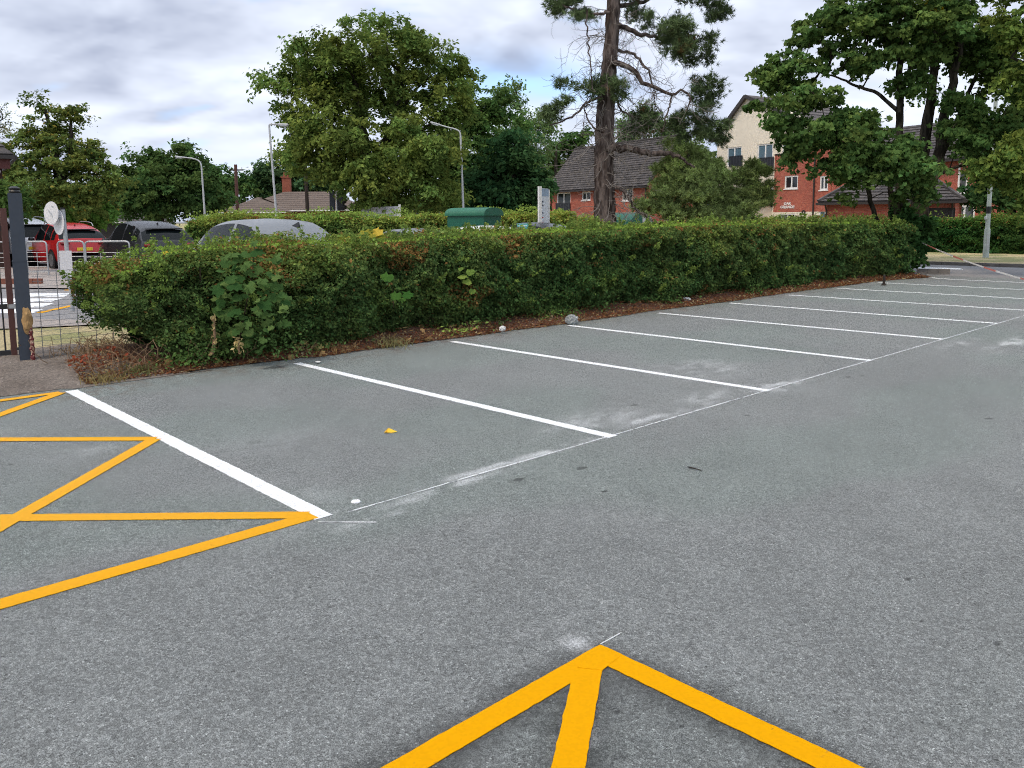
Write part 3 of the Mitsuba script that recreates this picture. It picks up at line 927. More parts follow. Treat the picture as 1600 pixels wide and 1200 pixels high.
# the thick of the hedge: an inner layer of old, dense leaves
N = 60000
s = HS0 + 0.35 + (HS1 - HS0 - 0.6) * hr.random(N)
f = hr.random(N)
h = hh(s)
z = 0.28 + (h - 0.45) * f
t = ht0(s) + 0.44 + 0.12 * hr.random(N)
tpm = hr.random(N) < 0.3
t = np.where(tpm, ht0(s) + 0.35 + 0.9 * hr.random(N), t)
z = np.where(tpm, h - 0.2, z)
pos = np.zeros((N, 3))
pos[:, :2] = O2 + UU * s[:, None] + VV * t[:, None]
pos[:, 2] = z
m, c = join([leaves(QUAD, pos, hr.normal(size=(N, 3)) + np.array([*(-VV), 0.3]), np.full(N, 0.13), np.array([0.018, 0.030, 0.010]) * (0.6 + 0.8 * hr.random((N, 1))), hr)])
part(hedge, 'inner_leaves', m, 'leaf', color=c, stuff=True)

# litter: dead leaves and needles on the bed and its edge
lr_ = np.random.default_rng(5)
N = 15000
s = -2.2 + 21.8 * lr_.random(N) ** 1.30
e0 = np.interp(s, ss, edge)
t = e0 - 0.06 + np.abs(lr_.normal(size=N)) * 0.34
z = 0.010 + np.clip((t - e0) * 0.28, 0, 0.13) + 0.02 * lr_.random(N)
z = np.where(s < -1.6, z + 0.04 * np.clip((t - e0) * 2, 0, 1.6), z)
pos = np.zeros((N, 3)); pos[:, :2] = O2 + UU * s[:, None] + VV * t[:, None]; pos[:, 2] = z
pal = np.array([[0.23, 0.085, 0.045], [0.17, 0.060, 0.035], [0.34, 0.21, 0.11], [0.12, 0.055, 0.035], [0.46, 0.34, 0.22], [0.20, 0.055, 0.03]])
ci = lr_.choice(6, N, p=[.28, .24, .14, .18, .05, .11])
m, c = join([leaves(QUAD, pos, lr_.normal(size=(N, 3)) * 0.45 + [0, 0, 1.0], np.interp(pos[:, 1], [8, 25], [0.034, 0.055]) * (0.5 + 0.9 * lr_.random(N)), pal[ci] * 0.52 * (0.6 + 0.7 * lr_.random((N, 1))), lr_)])
k = thing('leaf_litter', 'red-brown fallen leaves and needles along the foot of the hedge', 'leaf litter')
scene[k] = mikit.ply(m, 'leaf', color=c)
labels[k]['kind'] = 'stuff'
# larger dead leaves lying at the hedge foot near the white line
N = 70
for i in range(30):
    s0 = lr_.uniform(-1.6, 3.2)
    t0 = float(np.interp(s0, ss, edge)) + lr_.uniform(-0.05, 0.4)
    pos = P(s0, t0, 0.03 + 0.28 * max(0, t0 - float(np.interp(s0, ss, edge))))[None]
    v, f, c = leaves(MAPLE, pos, lr_.normal(size=(1, 3)) * 0.5 + [0, 0, 1], np.array([lr_.uniform(0.07, 0.13)]), np.array([[0.26, 0.14, 0.07]]) * lr_.uniform(0.5, 1.15), lr_)
    single('fallen_leaf', 'curled brown sycamore leaf fallen on the litter below the hedge', 'leaf', (v, f), 'leaf', group='fallen sycamore leaves at the hedge foot', color=c)

# weeds and dry tufts at the hedge foot
def weed(px, py, h, n, col, label, spread=0.18, blade=False, group=None, name='weed'):
    g = gnd(px, py, 0.04)
    rng = np.random.default_rng(int(px * 7 + py))
    k = thing(name, label, name.replace('_', ' '), group)
    if blade:
        V, Fc, C = [], [], []
        for i in range(n):
            a = g + np.array([*(rng.normal(size=2) * spread * 0.4), -0.02])
            d = np.array([*(rng.normal(size=2) * 0.6), 1.0]); d /= np.linalg.norm(d)
            L = h * (0.5 + 0.8 * rng.random())
            w = np.cross(d, rng.normal(size=3)); w /= np.linalg.norm(w); w *= 0.005
            b = a + d * L * 0.6; e = a + d * L + np.array([*(rng.normal(size=2) * 0.3 * L), -0.15 * L])
            o = len(V) * 5
            V.append([a - w, a + w, b - w * .8, b + w * .8, e]); Fc += [[o, o + 1, o + 2], [o + 1, o + 3, o + 2], [o + 2, o + 3, o + 4]]
            C.append([np.array(col) * (0.6 + 0.8 * rng.random())] * 5)
        scene[k + '__blades'] = mikit.ply((np.array(V).reshape(-1, 3), np.array(Fc)), 'leaf', color=np.clip(np.array(C).reshape(-1, 3) * 1.6, 0, 0.9))
        labels[k + '__blades'] = {'kind': 'stuff'}
    else:
        pos = g + np.c_[rng.normal(size=(n, 2)) * spread * 0.5, np.abs(rng.random(n)) * h]
        cc = np.array(col)[None] * (0.6 + 0.8 * rng.random((n, 1)))
        v, f, c = leaves(QUAD, pos, rng.normal(size=(n, 3)) * 0.6 + [0, -0.3, 0.8], 0.05 * (0.6 + 0.8 * rng.random(n)), cc, rng)
        scene[k + '__leaves'] = mikit.ply((v, f), 'leaf', color=c)
        part(k, 'stem', cat([tube([g, g + np.array([*(rng.normal(size=2) * spread * 0.4), h])], [0.004, 0.002], 4, cap=False) for _ in range(5)]), 'dead_stalk_mat')
    return k


weed(290, 572, 0.16, 90, (0.075, 0.11, 0.03), 'low leafy weed under the left end of the hedge')
weed(255, 548, 0.34, 240, (0.06, 0.10, 0.025), 'bushy green weed hanging low at the left hedge end', 0.42)
weed(215, 580, 0.14, 150, (0.12, 0.13, 0.05), 'dry tuft of grass on the earth edge left of the hedge', 0.3, True, name='grass_tuft')
weed(165, 592, 0.12, 130, (0.20, 0.16, 0.07), 'straw-coloured grass tuft nearest the first white line', 0.3, True, name='grass_tuft')
weed(520, 545, 0.12, 110, (0.24, 0.16, 0.08), 'withered tuft among brown leaves by the second white line', 0.35, True, name='grass_tuft')
weed(480, 552, 0.14, 60, (0.16, 0.12, 0.05), 'half-dead leafy weed in the brown litter below the hedge', 0.25)
weed(612, 538, 0.16, 120, (0.16, 0.15, 0.07), 'pale grass tuft below the middle of the hedge', 0.3, True, name='grass_tuft')
weed(710, 522, 0.13, 60, (0.14, 0.16, 0.04), 'yellowish weed beside the third white line', 0.22)
weed(735, 517, 0.14, 50, (0.12, 0.15, 0.04), 'small pale weed right of the third white line end', 0.22)
weed(855, 500, 0.16, 60, (0.10, 0.14, 0.035), 'green weed left of the crumpled plastic bag', 0.25)
weed(130, 560, 0.22, 170, (0.22, 0.15, 0.07), 'dry brown grass tuft behind the slate post', 0.4, True, name='grass_tuft')
weed(180, 548, 0.25, 170, (0.18, 0.12, 0.06), 'dead grass tuft under the open left hedge end', 0.5, True, name='grass_tuft')

# litter of people
def crumple(px, py, r, sq, seed, name, label, catg, mat, z=0.02, group=None):
    rng = np.random.default_rng(seed)
    m = trimesh.creation.icosphere(3, 1.0)
    v = m.vertices
    n = meshkit.fbm(v * 2.3 + seed, 4, seed)
    fold = np.abs(meshkit.fbm(v * 3.1 + 9, 3, seed + 1) - 0.5)
    m.vertices = v * (0.6 + 0.9 * n - 1.1 * fold)[:, None] * np.array([r, r, r * sq])
    g = gnd(px, py, z)
    m.apply_translation([g[0], g[1], z + r * sq * 0.6])
    return single(name, label, catg, m, mat, group)


crumple(893, 504, 0.105, 0.75, 3, 'plastic_bag', 'crumpled clear plastic bag at the hedge foot by the fourth white line', 'plastic bag', 'clear_plastic', 0.03)
crumple(785, 516, 0.045, 0.9, 5, 'paper_scrap', 'small white crumpled paper ball in the litter between third and fourth lines', 'paper', 'paper_white', 0.05)
crumple(1072, 470, 0.09, 0.5, 8, 'paper_scrap', 'white paper scrap under the hedge above the fifth white line', 'paper', 'paper_white', 0.06)
crumple(1413, 425, 0.14, 0.45, 9, 'paper_scrap', 'crumpled white paper in the litter at the far hedge end', 'paper', 'paper_white', 0.06)
crumple(497, 566, 0.03, 0.3, 12, 'paper_scrap', 'flat whitish scrap on the bed edge by the second white line', 'paper', 'paper_white', 0.015)
g = gnd(556, 785)
lid = trimesh.creation.revolve([[0, 0.004], [0.020, 0.004], [0.0235, 0.007], [0.026, 0.007], [0.029, 0.0], [0.026, 0.004], [0.0235, 0.003], [0.0, 0.0]], sections=28)
lid.apply_translation([g[0], g[1], 0.003])
single('cup_lid', 'small white plastic cup lid on the asphalt beyond the first white line', 'cup lid', lid, 'lid_white', smooth=40)
g = gnd(610, 676)
tri = trimesh.Trimesh(np.array([[-.05, -.012, .004], [.055, .006, .006], [-.02, .035, .03], [-.035, -.03, .012], [0.01, -0.02, .004]]) + g, [[0, 1, 2], [0, 2, 3], [0, 4, 1], [3, 4, 0]], process=False)
single('yellow_scrap', 'folded yellow paint scrap lying in the first open bay', 'scrap', tri, 'scrap_yellow')
tw = [gnd(1074, 729, 0.006), gnd(1081, 731, 0.012), gnd(1090, 733, 0.012), gnd(1096, 736, 0.005)]
single('twig', 'thin dark curved twig lying on open asphalt', 'twig', tube(smooth_line(tw, 8), [.002, .004, .005, .005, .004, .004, .003, .002], 6), 'twig_dark', smooth=60)

# big-leaved sycamore growing out of the hedge
def sapling(name, label, spots, stem_px, d, seed, size, base, mstem=0.012):
    rng = np.random.default_rng(seed)
    k = thing(name, label, 'sapling')
    pts = [at(*q) for q in stem_px]
    part(k, 'stem', tube(smooth_line(pts, 10), np.linspace(mstem, mstem * 0.3, 10), 6), 'hedge_wood', smooth=60)
    protos = []
    for v in range(4):
        vv = MAPLE[0].copy()
        vv[1:] *= 1 + 0.12 * rng.normal(size=(14, 1))
        vv[:, 2] += 0.05 * rng.normal(size=15)
        cc = np.array(base) * 1.75 * (0.7 + 0.25 * v) * np.array([1 + 0.15 * (v - 1), 1, 1])
        protos.append(mikit.ply((vv, MAPLE[1]), 'leaf', color=np.repeat(cc[None], 15, 0)))
    for (px, py, dd, sc) in spots:
        pos = at(px, py, d + dd)
        n = np.array([0.25 * rng.normal(), -0.75 + 0.35 * rng.normal(), 0.75 + 0.3 * rng.normal()]); n /= np.linalg.norm(n)
        y = np.array([0.5 * rng.normal(), -0.25, -0.9]); y -= n * (y @ n); y /= np.linalg.norm(y)
        x = np.cross(y, n)
        M = np.eye(4); M[:3, 0], M[:3, 1], M[:3, 2], M[:3, 3] = x * size * sc, y * size * sc, n * size * sc, pos
        kk = fresh(k + '__leaf')
        scene[kk] = {**protos[rng.integers(4)], 'to_world': mi.ScalarTransform4f(M)}


rg = np.random.default_rng(17)
spots = []
for i in range(105):
    while True:
        px, py = rg.uniform(335, 455), rg.uniform(378, 560)
        if ((px - 395 - 0.05 * (py - 450)) / 58) ** 2 + ((py - 462) / 88) ** 2 < 1:
            break
    spots.append((px, py, rg.uniform(-0.06, 0.30), rg.uniform(0.45, 1.2)))
sapling('sycamore_sapling', 'cluster of large pale green sycamore leaves growing out of the left part of the hedge', spots, [(372, 560, 9.7), (380, 500, 9.6), (392, 440, 9.55), (398, 385, 9.55)], 9.20, 3, 0.140, (0.046, 0.092, 0.028))
sapling('sycamore_sapling', 'yellowing sycamore sprig poking up from the middle of the hedge top', [(571, 362, 0, 1.0), (589, 362, .02, 1.1), (580, 368, -.05, .7), (596, 369, 0, .7), (565, 370, 0.05, .8), (540, 374, .05, .9), (535, 372, 0, .7)], [(580, 395, 11.4), (581, 380, 11.4), (580, 366, 11.4)], 11.4, 5, 0.17, (0.20, 0.19, 0.03), 0.006)
sapling('sycamore_sapling', 'pair of large green leaves in the hedge face, middle of the second open bay', [(605, 433, 0, 1.2), (600, 430, .05, .8), (618, 462, 0, 1.1), (637, 460, -.03, 1.2), (628, 468, .05, .8)], [(615, 480, 11.1), (614, 455, 11.1), (606, 436, 11.0)], 10.80, 6, 0.13, (0.05, 0.115, 0.025), 0.006)
sapling('sycamore_sapling', 'light green sycamore sprig in the hedge face above the third white line', [(722, 432, 0, 1.1), (735, 425, 0, .9), (730, 440, 0, 1.0), (738, 455, .03, .7), (720, 420, .05, .6)], [(730, 470, 12.2), (729, 450, 12.2), (728, 428, 12.1)], 11.85, 8, 0.14, (0.075, 0.135, 0.03), 0.006)
for (x0, y0, x1, y1, x2, y2, w, lab) in ((331, 553, 335, 520, 333, 496, .022, 'dead bleached plant stalk standing against the left hedge foot'), (374, 553, 373, 535, 370, 527, .010, 'short withered stalk right of the bleached one at the hedge foot')):
    d = 9.28
    k = thing('dead_stalk', lab, 'stalk')
    pts = smooth_line([at(x0, y0, d), at(x1, y1, d), at(x2, y2, d)], 14)
    part(k, 'stem', tube(pts, np.linspace(w, w * .5, 14), 7, True, .3, rg), 'dead_stalk_mat', smooth=60)
    pos = pts[rg.integers(0, 14, 26)] + rg.normal(size=(26, 3)) * 0.025
    v, f, c = leaves(QUAD, pos, rg.normal(size=(26, 3)), np.full(26, .06), np.array([[.30, .19, .10]]) * (.6 + .8 * rg.random((26, 1))), rg)
    part(k, 'withered_leaves', (v, f), 'leaf', color=c)
# dry tangled stems at the open left hedge end
ms = []
for i in range(260):
    a = P(rg.uniform(-2.1, -0.3), rg.uniform(5.2, 6.7), 0.05)
    b = a + np.array([*(rg.normal(size=2) * 0.16), rg.uniform(.08, .4)])
    ms.append(tube(smooth_line([a, (a + b) / 2 + rg.normal(size=3) * .05, b + [0, 0, -0.04]], 5), .0035, 4, cap=False))
k = single('dry_stems', 'tangle of dry grey-brown stems under the left hedge end', 'dry stems', cat(ms), 'dead_stalk_mat')
labels[k]['kind'] = 'stuff'
N = 700
pos = np.array([P(rg.uniform(-2.2, -1.2), rg.uniform(5.5, 6.6), rg.uniform(.06, .24)) for _ in range(N)])
keep = meshkit.noise(pos * 3.0, 6) > 0.66
v, f, c = leaves(QUAD, pos[keep], rg.normal(size=(keep.sum(), 3)) + [0, -.3, .7], np.full(keep.sum(), .055), np.array([[.17, .036, .022]]) * (.5 + .9 * rg.random((keep.sum(), 1))), rg)
single('red_bramble', 'patch of rust-red dead leaves on the earth beside the slate post', 'dead bramble', (v, f), 'leaf', color=c)

labels['red_bramble']['kind'] = 'stuff'

# ------------------------------------------------------------------ gate, post and mesh fence on the left
DG = 9.5
k = thing('gate_post', 'dark slate-blue square steel post with black cap beside the brown gate post', 'post')
pb, pt = gnd(44, 576), None
pt = at(23, 302, pb[1])
hh_ = pt[2]
part(k, 'shaft', box([pb[0], pb[1], hh_ * 0.31 - 0.05], (0.142, 0.142, hh_ * 0.62 + 0.1), 0.5), 'post_slate')
part(k, 'upper_shaft', box([pb[0], pb[1], hh_ * 0.81], (0.134, 0.134, hh_ * 0.38), 0.5), 'post_slate')
part(k, 'base_plate', box([pb[0], pb[1], hh_ * 0.62], (0.150, 0.150, 0.012), 0.5), 'post_slate')
capm = trimesh.creation.revolve([[0, 0], [0.055, 0], [0.06, 0.02], [0.05, 0.035], [0.058, 0.055], [0.03, 0.075], [0, 0.08]], sections=16)
capm.apply_translation([pb[0], pb[1], hh_])
part(k, 'cap', capm, 'black_plastic', smooth=40)
# torn padding and wrapped tape on the post
rgp = np.random.default_rng(2)
e = pb + np.array([0.085, -0.06, 0])
fm = trimesh.creation.icosphere(3, 1.0)
fm.vertices = fm.vertices * (0.75 + 0.7 * (meshkit.fbm(fm.vertices * 2.4, 4, 3))[:, None] - 0.1) * np.array([.055, .045, .15])
fm.apply_translation([e[0] - 0.02, e[1], 0.56])
single('foam_padding', 'torn tan foam padding stuck to the slate post', 'padding', fm, 'tan_foam')
tp = [[e[0] + 0.012, e[1], 0.50], [e[0] + 0.02, e[1], 0.35], [e[0] + 0.025, e[1] - .01, 0.2], [e[0] + 0.03, e[1] - .02, 0.03]]
single('wrapped_tape', 'dangling strip of twisted red and white tape down the slate post', 'tape', tube(smooth_line(tp, 30), 0.014 + 0.012 * rgp.random(30), 7, True, .5, rgp), 'wrap_tape')

k = thing('gate', 'half-open steel gate with rusty brown stile and thin black bars at the left edge', 'gate')
b0 = gnd(24, 571)
gd = np.array([-0.80, -0.60, 0])            # the leaf swings away to the left of the frame


def gp(a, z):
    return np.array([b0[0] + gd[0] * a, b0[1] + gd[1] * a, z])


part(k, 'stile', box([b0[0], b0[1], 0.93], (0.062, 0.062, 1.80), 0.6), 'rust_brown')
for z in (0.16, 0.70, 1.60):
    part(k, 'rail', beam(gp(0.035, z), gp(2.2, z), 0.035, 0.055), 'gate_black')
for i in range(17):
    a = 0.085 + 0.105 * i
    part(k, 'bar', tube([gp(a, 0.04), gp(a, 1.72)], 0.0095, 8), 'gate_black', smooth=40)
hng = box(gp(0.02, 0.70) + [0.04, 0.0, 0], (0.07, 0.03, 0.05), 0.4)
part(k, 'hinge', hng, 'galvanised')
lt = gp(0.04, 0.12) + np.array([0.10, 0.02, 0])
part(k, 'drop_bolt', cat([tube([lt + [0, 0, -.08], lt + [0, 0, .16]], .010, 6), tube([lt + [0, 0, .13], lt + [0.05, 0, .14], lt + [0.05, 0, .09]], .008, 6), box(lt + [-.05, 0, 0.08], (.1, .02, .03))]), 'gate_black')

k = thing('mesh_fence', 'thin grey wire mesh fence panel between the slate post and the hedge', 'fence')
f0 = np.array([pb[0] + 0.02, pb[1] + 0.10, 0])
f1 = P(2.0, 7.15)
fd = (f1 - f0); fl = np.linalg.norm(fd); fd /= fl
for i in range(16):
    a = 0.10 + 0.205 * i
    part(k, 'upright_wire', tube([f0 + fd * a + [0, 0, 0.10], f0 + fd * a + [0, 0, 1.12]], 0.0042, 5), 'wire_grey')
for i in range(18):
    z = 0.12 + 0.058 * i
    part(k, 'cross_wire', tube([f0 + [0, 0, z] + fd * 0.04, f1 + [0, 0, z]], 0.0022, 4), 'wire_grey')

# round sign seen from behind
k = thing('round_sign', 'pale round traffic sign seen from the back on a leaning galvanised pole', 'road sign')
sb = gnd(114, 486)
top = at(98, 327, sb[1])
part(k, 'pole', tube([sb, top], 0.038, 14), 'galvanised', smooth=40)
part(k, 'pole_cap', tube([top + [0, 0, -0.005], top + [0, 0, 0.03]], 0.043, 14), 'black_plastic', smooth=40)


def disc(c, n, r, th=0.006):
    m = trimesh.creation.cylinder(r, th, sections=40)
    n = np.asarray(n, float) / np.linalg.norm(n)
    M = trimesh.geometry.align_vectors([0, 0, 1], n)
    m.apply_transform(M); m.apply_translation(c)
    return m


nrm_ = (0.72, 0.66, 0.0)
c1, c2 = at(80, 333, sb[1] - 0.05), at(90, 346.5, sb[1] - 0.02)
part(k, 'disc', disc(c1, (0.45, 0.85, -0.05), 0.215), 'sign_back')
part(k, 'disc', disc(c2 + [0, 0.03, -0.01], (0.62, 0.76, 0.0), 0.235), 'sign_back')
part(k, 'bracket', cat([beam(c2 + [-.05, -.03, .06], c2 + [0.16, -.02, .06], .03, .035), beam(c2 + [0.06, -.04, .06], c2 + [0.16, -.04, .06], .07, .02)]), 'galvanised')
part(k, 'clip', cat([beam(c1 + [-.03, -.03, .05], c1 + [0.06, -.03, -.10], .012, .02), beam(c1 + [0.02, -.03, .13], c1 + [.11, -.03, .12], .012, .02), beam(c2 + [-.08, -.03, -.02], c2 + [.08, -.03, .02], .008, .012)]), 'lamp_grey')
pl = at(106, 414, sb[1] - 0.09)
part(k, 'plate', box([pl[0] - 0.03, pl[1], pl[2]], (0.21, 0.012, 0.53), 0.25), 'sign_back', label='rectangular pale plate on the lower pole')
part(k, 'plate_bracket', box([pl[0] - 0.03, pl[1] - 0.015, pl[2] - 0.22], (0.19, 0.02, 0.03), 0.25), 'lamp_grey')

# guard rails
def guard_rail(x0, x1, d, label, grid=True):
    k = thing('guard_rail', label, 'railing', None)
    a, b = gnd(x0, 428, 0), None
    a, b = at(x0, 428, d), at(x1, 428, d)
    a[2] = b[2] = 0
    dd = (b - a) / np.linalg.norm(b - a)
    L = np.linalg.norm(b - a)
    ztop = 1.08
    part(k, 'hoop', tube(smooth_line([a, a + [0, 0, ztop - .12], a + dd * .03 + [0, 0, ztop - .03], a + dd * .12 + [0, 0, ztop], b - dd * .12 + [0, 0, ztop], b - dd * .03 + [0, 0, ztop - .03], b + [0, 0, ztop - .12], b], 60), 0.027, 8), 'galvanised', smooth=60)
    for z in (0.12, 0.30, 0.45, 0.60, 0.74):
        part(k, 'rail', tube([a + [0, 0, z], b + [0, 0, z]], 0.013, 6), 'galvanised', smooth=60)
    n = max(1, int(L / 0.55))
    for i in range(1, n + 1):
        q = a + dd * (L * i / (n + 1))
        part(k, 'upright', tube([q + [0, 0, 0.05], q + [0, 0, 0.74]], 0.011, 6), 'galvanised', smooth=60)


guard_rail(44, 76, 26.0, 'left galvanised guard rail in front of the red car')
guard_rail(93, 134, 26.0, 'galvanised guard rail behind the round sign pole')
guard_rail(136, 205, 25.6, 'galvanised guard rail running into the hedge before the black car')
guard_rail(-40, 16, 25.5, 'galvanised guard rail at the left edge behind the gate')

# ------------------------------------------------------------------ parked cars
def car(name, label, pos2, heading, paint, L=4.35, W=1.80, H=1.62, style='suv', seed=0, rails=False, plate=True, group='cars parked behind the hedge', z0=0.0, lower=None):
    k = thing(name, label, 'car', group)
    bl = H * 0.60            # belt
    if style == 'fast':
        rp = [(0, .62), (.03, .98), (.22, 1.02), (.75, 1.26), (1.35, H - .05), (1.9, H), (2.5, H - .05), (3.25, 1.12), (3.6, .98), (L - .25, .80), (L, .55)]
        xr0, xr1, xw0, xw1 = .28, .62, 2.55, 3.3
        sw = [(1.05, 1.75), (1.83, 2.75)]
    else:
        rp = [(0, .60), (.02, .95), (.12, 1.06), (.50, H - .28), (.78, H - .17), (1.4, H - .05), (2.1, H), (2.6, H - .06), (3.28, 1.10), (3.5, 1.02), (L - .2, .82), (L, .5)]
        xr0, xr1, xw0, xw1 = .16, .50, 2.62, 3.26
        sw = [(.52, .92), (1.0, 1.72), (1.80, 2.78)]
    xs = sorted(set(np.round(np.concatenate([np.linspace(0, L, 46), [xr0, xr1, xw0, xw1], [x for q in sw for x in q]]), 3)))
    xs = np.array(xs)
    top = PchipInterpolator(*zip(*rp))(xs)
    wid = PchipInterpolator([0, .06, .35, 1.2, 2.8, L - .5, L - .1, L], np.array([.80, .90, .97, 1, 1, .96, .84, .74]) * W / 2)(xs)
    belt = PchipInterpolator([0, .15, .8, 3.3, L], [.60, bl + .06, bl + .04, bl - .02, .55])(xs)
    rings = []
    for x, t, w, b in zip(xs, top, wid, belt):
        b = min(b, t - 0.02)
        g = t - b
        wr = w - 0.05 - 0.36 * g
        under = 0.30 if 0.5 < x < L - .5 else 0.34
        rings.append([(0, .2), (w * .86, .2), (w * .97, under), (w, .52), (w * .995, b * .85), (w * .965, b - .02), (w * .945, b), ((w * .945 + wr) / 2 + .012, b + g * .5), (wr, t - .055 * min(1, g / .3) - .012), (wr * .82, t - .012), (wr * .5, t - .001), (0, t + .012)])
    R = np.array(rings)
    nS, nR = R.shape[:2]
    V = np.zeros((nS, 2 * nR - 1, 3))
    V[:, :nR, 0] = xs[:, None]; V[:, :nR, 1] = R[..., 0]; V[:, :nR, 2] = R[..., 1]
    V[:, nR:, 0] = xs[:, None]; V[:, nR:, 1] = -R[:, -2::-1, 0]; V[:, nR:, 2] = R[:, -2::-1, 1]
    nc = 2 * nR - 1
    body, glass, low = [], [], []
    for i in range(nS - 1):
        xm = (xs[i] + xs[i + 1]) / 2
        for j in range(nc - 1):
            jj = j if j < nR - 1 else nc - 2 - j
            q = [i * nc + j, i * nc + j + 1, (i + 1) * nc + j + 1, (i + 1) * nc + j]
            gl = False
            if jj in (6, 7) and any(a < xm < b for a, b in sw) and top[i] - belt[i] > .12:
                gl = True
            if jj in (8, 9, 10) and (xr0 < xm < xr1 or xw0 < xm < xw1):
                gl = True
            (glass if gl else (low if (lower and jj <= 2) else body)).append(q)
    Vf = V.reshape(-1, 3)
    ca, sa = math.cos(heading), math.sin(heading)
    M = np.array([[ca, -sa, 0], [sa, ca, 0], [0, 0, 1.0]])
    org = np.array([pos2[0], pos2[1], z0])

    def W3(p):
        return (np.asarray(p, float) - [L / 2, 0, 0]) @ M.T + org

    def sub(fs):
        m = trimesh.Trimesh(W3(Vf), [t for q in fs for t in ((q[0], q[1], q[2]), (q[0], q[2], q[3]))], process=False)
        m.remove_unreferenced_vertices()
        return m
    part(k, 'body', sub(body), paint, smooth=35)
    if low:
        part(k, 'sill', sub(low), lower, smooth=35)
    part(k, 'window', sub(glass), 'car_glass', smooth=35)

    def add(name_, m, mat, **kw):
        m = m.copy(); m.vertices = W3(m.vertices)
        return part(k, name_, m, mat, **kw)
    for x in (.78, L - .85):
        for sy in (-1, 1):
            y = sy * (W / 2 - .10)
            w = trimesh.creation.cylinder(.325, .21, sections=26)
            w.apply_transform(trimesh.transformations.rotation_matrix(math.pi / 2, [1, 0, 0]))
            w.apply_translation([x, y, .325])
            kk = add('wheel', w, 'black_rubber', smooth=40)
            r = trimesh.creation.cylinder(.22, .015, sections=20)
            r.apply_transform(trimesh.transformations.rotation_matrix(math.pi / 2, [1, 0, 0]))
            r.apply_translation([x, sy * (W / 2 + .012), .325])
            r.vertices = W3(r.vertices)
            scene[kk + '__rim'] = mikit.ply(r, 'alloy', smooth=40)
            ar = trimesh.creation.annulus(.33, .39, .012, sections=26)
            ar.apply_transform(trimesh.transformations.rotation_matrix(math.pi / 2, [1, 0, 0]))
            ar.apply_translation([x, sy * (W / 2 - .0), .335])
            add('wheel_arch', ar, 'black_plastic')
    for sy in (-1, 1):
        mi_ = rbox((.20, .19, .13), .04); mi_.apply_translation([2.92, sy * (W / 2 + .06), bl + .06])
        add('door_mirror', mi_, 'black_plastic' if seed % 2 else paint, smooth=60)
        tl = rbox((.12, .30, .10), .03); tl.apply_translation([.055, sy * (W / 2 - .27), bl - .06])
        add('tail_light', tl, 'tail_light', smooth=60)
        hl = rbox((.30, .30, .12), .03); hl.apply_translation([L - .30, sy * (W / 2 - .27), .66])
        add('headlight', hl, 'alloy', smooth=60)
        if rails:
            add('roof_rail', tube(smooth_line([[.85, sy * W * .33, H - .13], [1.1, sy * W * .335, H + .0], [2.3, sy * W * .335, H + .05], [2.5, sy * W * .33, H - .04]], 16), .016, 6), 'alloy', smooth=60)
    if plate:
        pm = rbox((.02, .52, .11), .004); pm.apply_translation([-.005, 0, .72])
        add('number_plate', pm, 'plate_yellow')
    bp = rbox((.10, W * .8, .2), .03); bp.apply_translation([.02, 0, .40])
    add('bumper', bp, 'black_plastic', smooth=60)
    fin = trimesh.convex.convex_hull(np.array([[.92, -.02, H - .15], [.92, .02, H - .15], [1.12, -.015, H - .11], [1.12, .015, H - .11], [.92, 0, H - .05], [.96, 0, H - .05]]))
    add('aerial', fin, 'black_plastic')
    if style != 'fast':
        sp = rbox((.16, W * .62, .035), .012); sp.apply_translation([.46, 0, H - .245])
        add('spoiler', sp, 'black_plastic' if seed % 2 else paint, smooth=60)
    return k


HV = math.atan2(VV[1], VV[0])


def car_at(px, d):
    a = at(px, 400, d)
    return a[:2]


car('red_car', 'red hatchback car with pale roof sheen behind the guard rails', car_at(104, 31.2), HV, 'paint_red', H=1.66, seed=1, rails=True)
car('black_car', 'glossy black car with wide dark rear window right of the red car', car_at(226, 27.3), HV, 'paint_black', H=1.70, L=4.4, seed=1)
car('white_car', 'white tall car with roof rails partly hidden by the slate post', car_at(32, 33.0), HV, 'paint_white', H=1.86, L=4.6, rails=True, seed=2, lower='black_plastic')
car('silver_car', 'silver coupe with curved roof rising right behind the hedge', car_at(402, 14.2), HV + 0.05, 'paint_silver', H=1.70, L=4.5, style='fast', seed=1)
car('silver_car', 'silver car of which only the low roof shows above the middle of the hedge', car_at(645, 23.5), HV, 'paint_silver', H=1.44, L=4.2, seed=2)
car('white_car', 'white car showing only a sliver of roof below the green container', car_at(757, 21.0), HV, 'paint_white', H=1.52, L=4.2, seed=2)
car('black_car', 'dark car half hidden behind the hedge beside the teal board', car_at(832, 30.0), HV, 'paint_black', H=1.58, L=4.2, seed=1)
car('white_car', 'white and black car glimpsed right of the big pine trunk', car_at(968, 40.0), HV - 1.2, 'paint_white', H=1.50, L=4.1, seed=1)

# ------------------------------------------------------------------ containers, boards
def container(name, label, px0, px1, d, depth_dir, wid, hgt, rise, ln, lid):
    """box with a curved lid, two doors on the long side"""
    k = thing(name, label, 'container')
    return k


